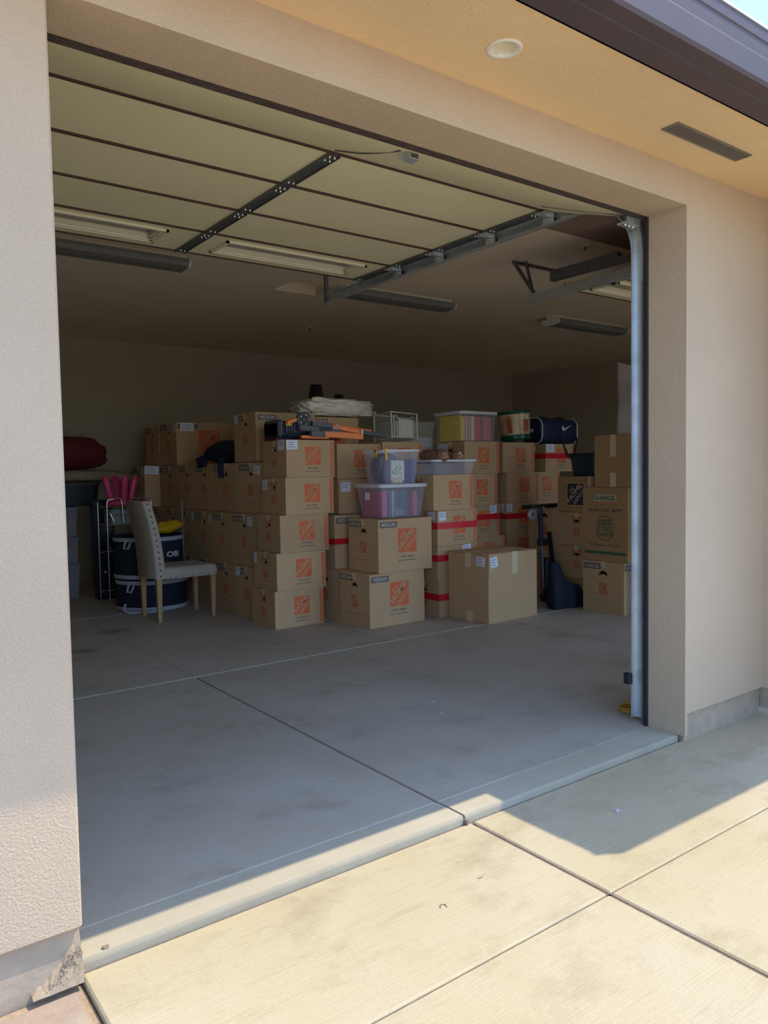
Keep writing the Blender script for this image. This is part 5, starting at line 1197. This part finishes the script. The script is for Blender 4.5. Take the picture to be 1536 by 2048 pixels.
b.lathe([(.020, -.013), (.048, -.012), (.058, 0), (.048, .012), (.020, .013)], mat('clear_wheel', (.30, .27, .27), .2, alpha=.8), 24, Mw, cap0=False, cap1=False); b.lathe([(0, -.014), (.02, -.014), (.02, .014), (0, .014)], GALVD, 16, Mw)
o = b.build('wheel', t); b = MB(); b.lathe([(0, .014), (.007, .018), (0, .022)], SCREW, 10, Mw); b.build('axle_bolt', o)
b = MB(); b.tube([(-.04, -.02, .86), (.0, -.015, .885), (.04, 0, .86)], .008, SCREW, 6); b.tube([(-.02, -.02, .84), (.04, 0, .85)], .006, SCREW, 6); b.build('fork', t)
b = MB(); b.bbox(.09, .16, -.04, .04, .10, .42, BLACKP, .012); b.build('deck', t)
b = MB(); b.lathe([(0, -.012), (.045, -.012), (.05, 0), (.045, .012), (0, .012)], BLACKP, 20, Matrix.Translation((.09, 0, .05)) @ Matrix.Rotation(PI / 2, 4, 'X')); b.build('wheel', t)
bar('kick_strut', (.17, .01, .66), (.22, .01, .34), .03, .035, NAVY, t); bar('strut_foot', (.20, 0, .35), (.28, 0, .345), .03, .03, BLACKP, t)
b = MB(); rings = []
for z, w_, d_, cx in ((0, .40, .16, .03), (.05, .44, .19, .035), (.14, .40, .18, .03), (.20, .36, .17, 0), (.26, .18, .13, -.07), (.36, .14, .11, -.09), (.42, .10, .08, -.10)):
    rings.append([(q[0] + cx, q[1], q[2]) for q in rr(w_ * .86, d_ * .8, .04 if w_ > .12 else .03, z, 5)])
b.loft(rings, NAVY); o = b.build('dark_bag'); o.location = (4.90, 2.58, 0.0); o.rotation_euler = (0, 0, R(-8)); tag(o, 'dark navy soft bag slumped on the floor beside the scooter', 'bag')

# ------------------------------------------------------------------ small litter on the ground
rs = random.Random(9)
def litter(nm, label, x, y, z, pts, r_, m_, cat='litter'):
    b = MB(); b.tube([(x + a, y + c, z + r_) for a, c in pts], r_, m_, 5); tag(b.build(nm), label, cat)
litter('twig', 'curled dry twig on the sunny driveway, left of the joint', 0.93, -0.32, ZD, [(0, 0), (.01, .012), (.022, .006), (.018, -.008)], .0015, INKF)
litter('twig', 'small dry twig on the driveway near the crossing joints', 1.13, -0.27, ZD, [(0, 0), (.012, -.004), (.025, .003)], .0015, INKF)
for k, (x, y, lb) in enumerate(((2.15, 1.15, 'white paper scrap on the garage floor, farther one'), (2.05, 0.98, 'white paper scrap on the garage floor, nearer one'), (1.86, -0.26, 'tiny pink and white paper scrap on the shaded driveway'))):
    b = MB(); z = 0.0005 if y > 0 else ZD + .0005; b.add([(x, y, z), (x + .03, y + .006, z + .003), (x + .034, y + .02, z + .001), (x + .006, y + .018, z + .004)], [(0, 1, 2, 3)], PAPER); b.add([(x, y, z), (x + .006, y + .018, z + .004), (x + .034, y + .02, z + .001), (x + .03, y + .006, z + .003)], [(0, 1, 2, 3)], PAPER); tag(b.build('paper_scrap'), lb, 'litter')
b = MB(); blob(b, .010, .007, .003, INKF, 3, .3, 2, 6); o = b.build('dry_leaf'); o.location = (0.07, 0.055, .003); tag(o, 'small brown leaf fragment on the sunny edge by the left pier', 'litter')
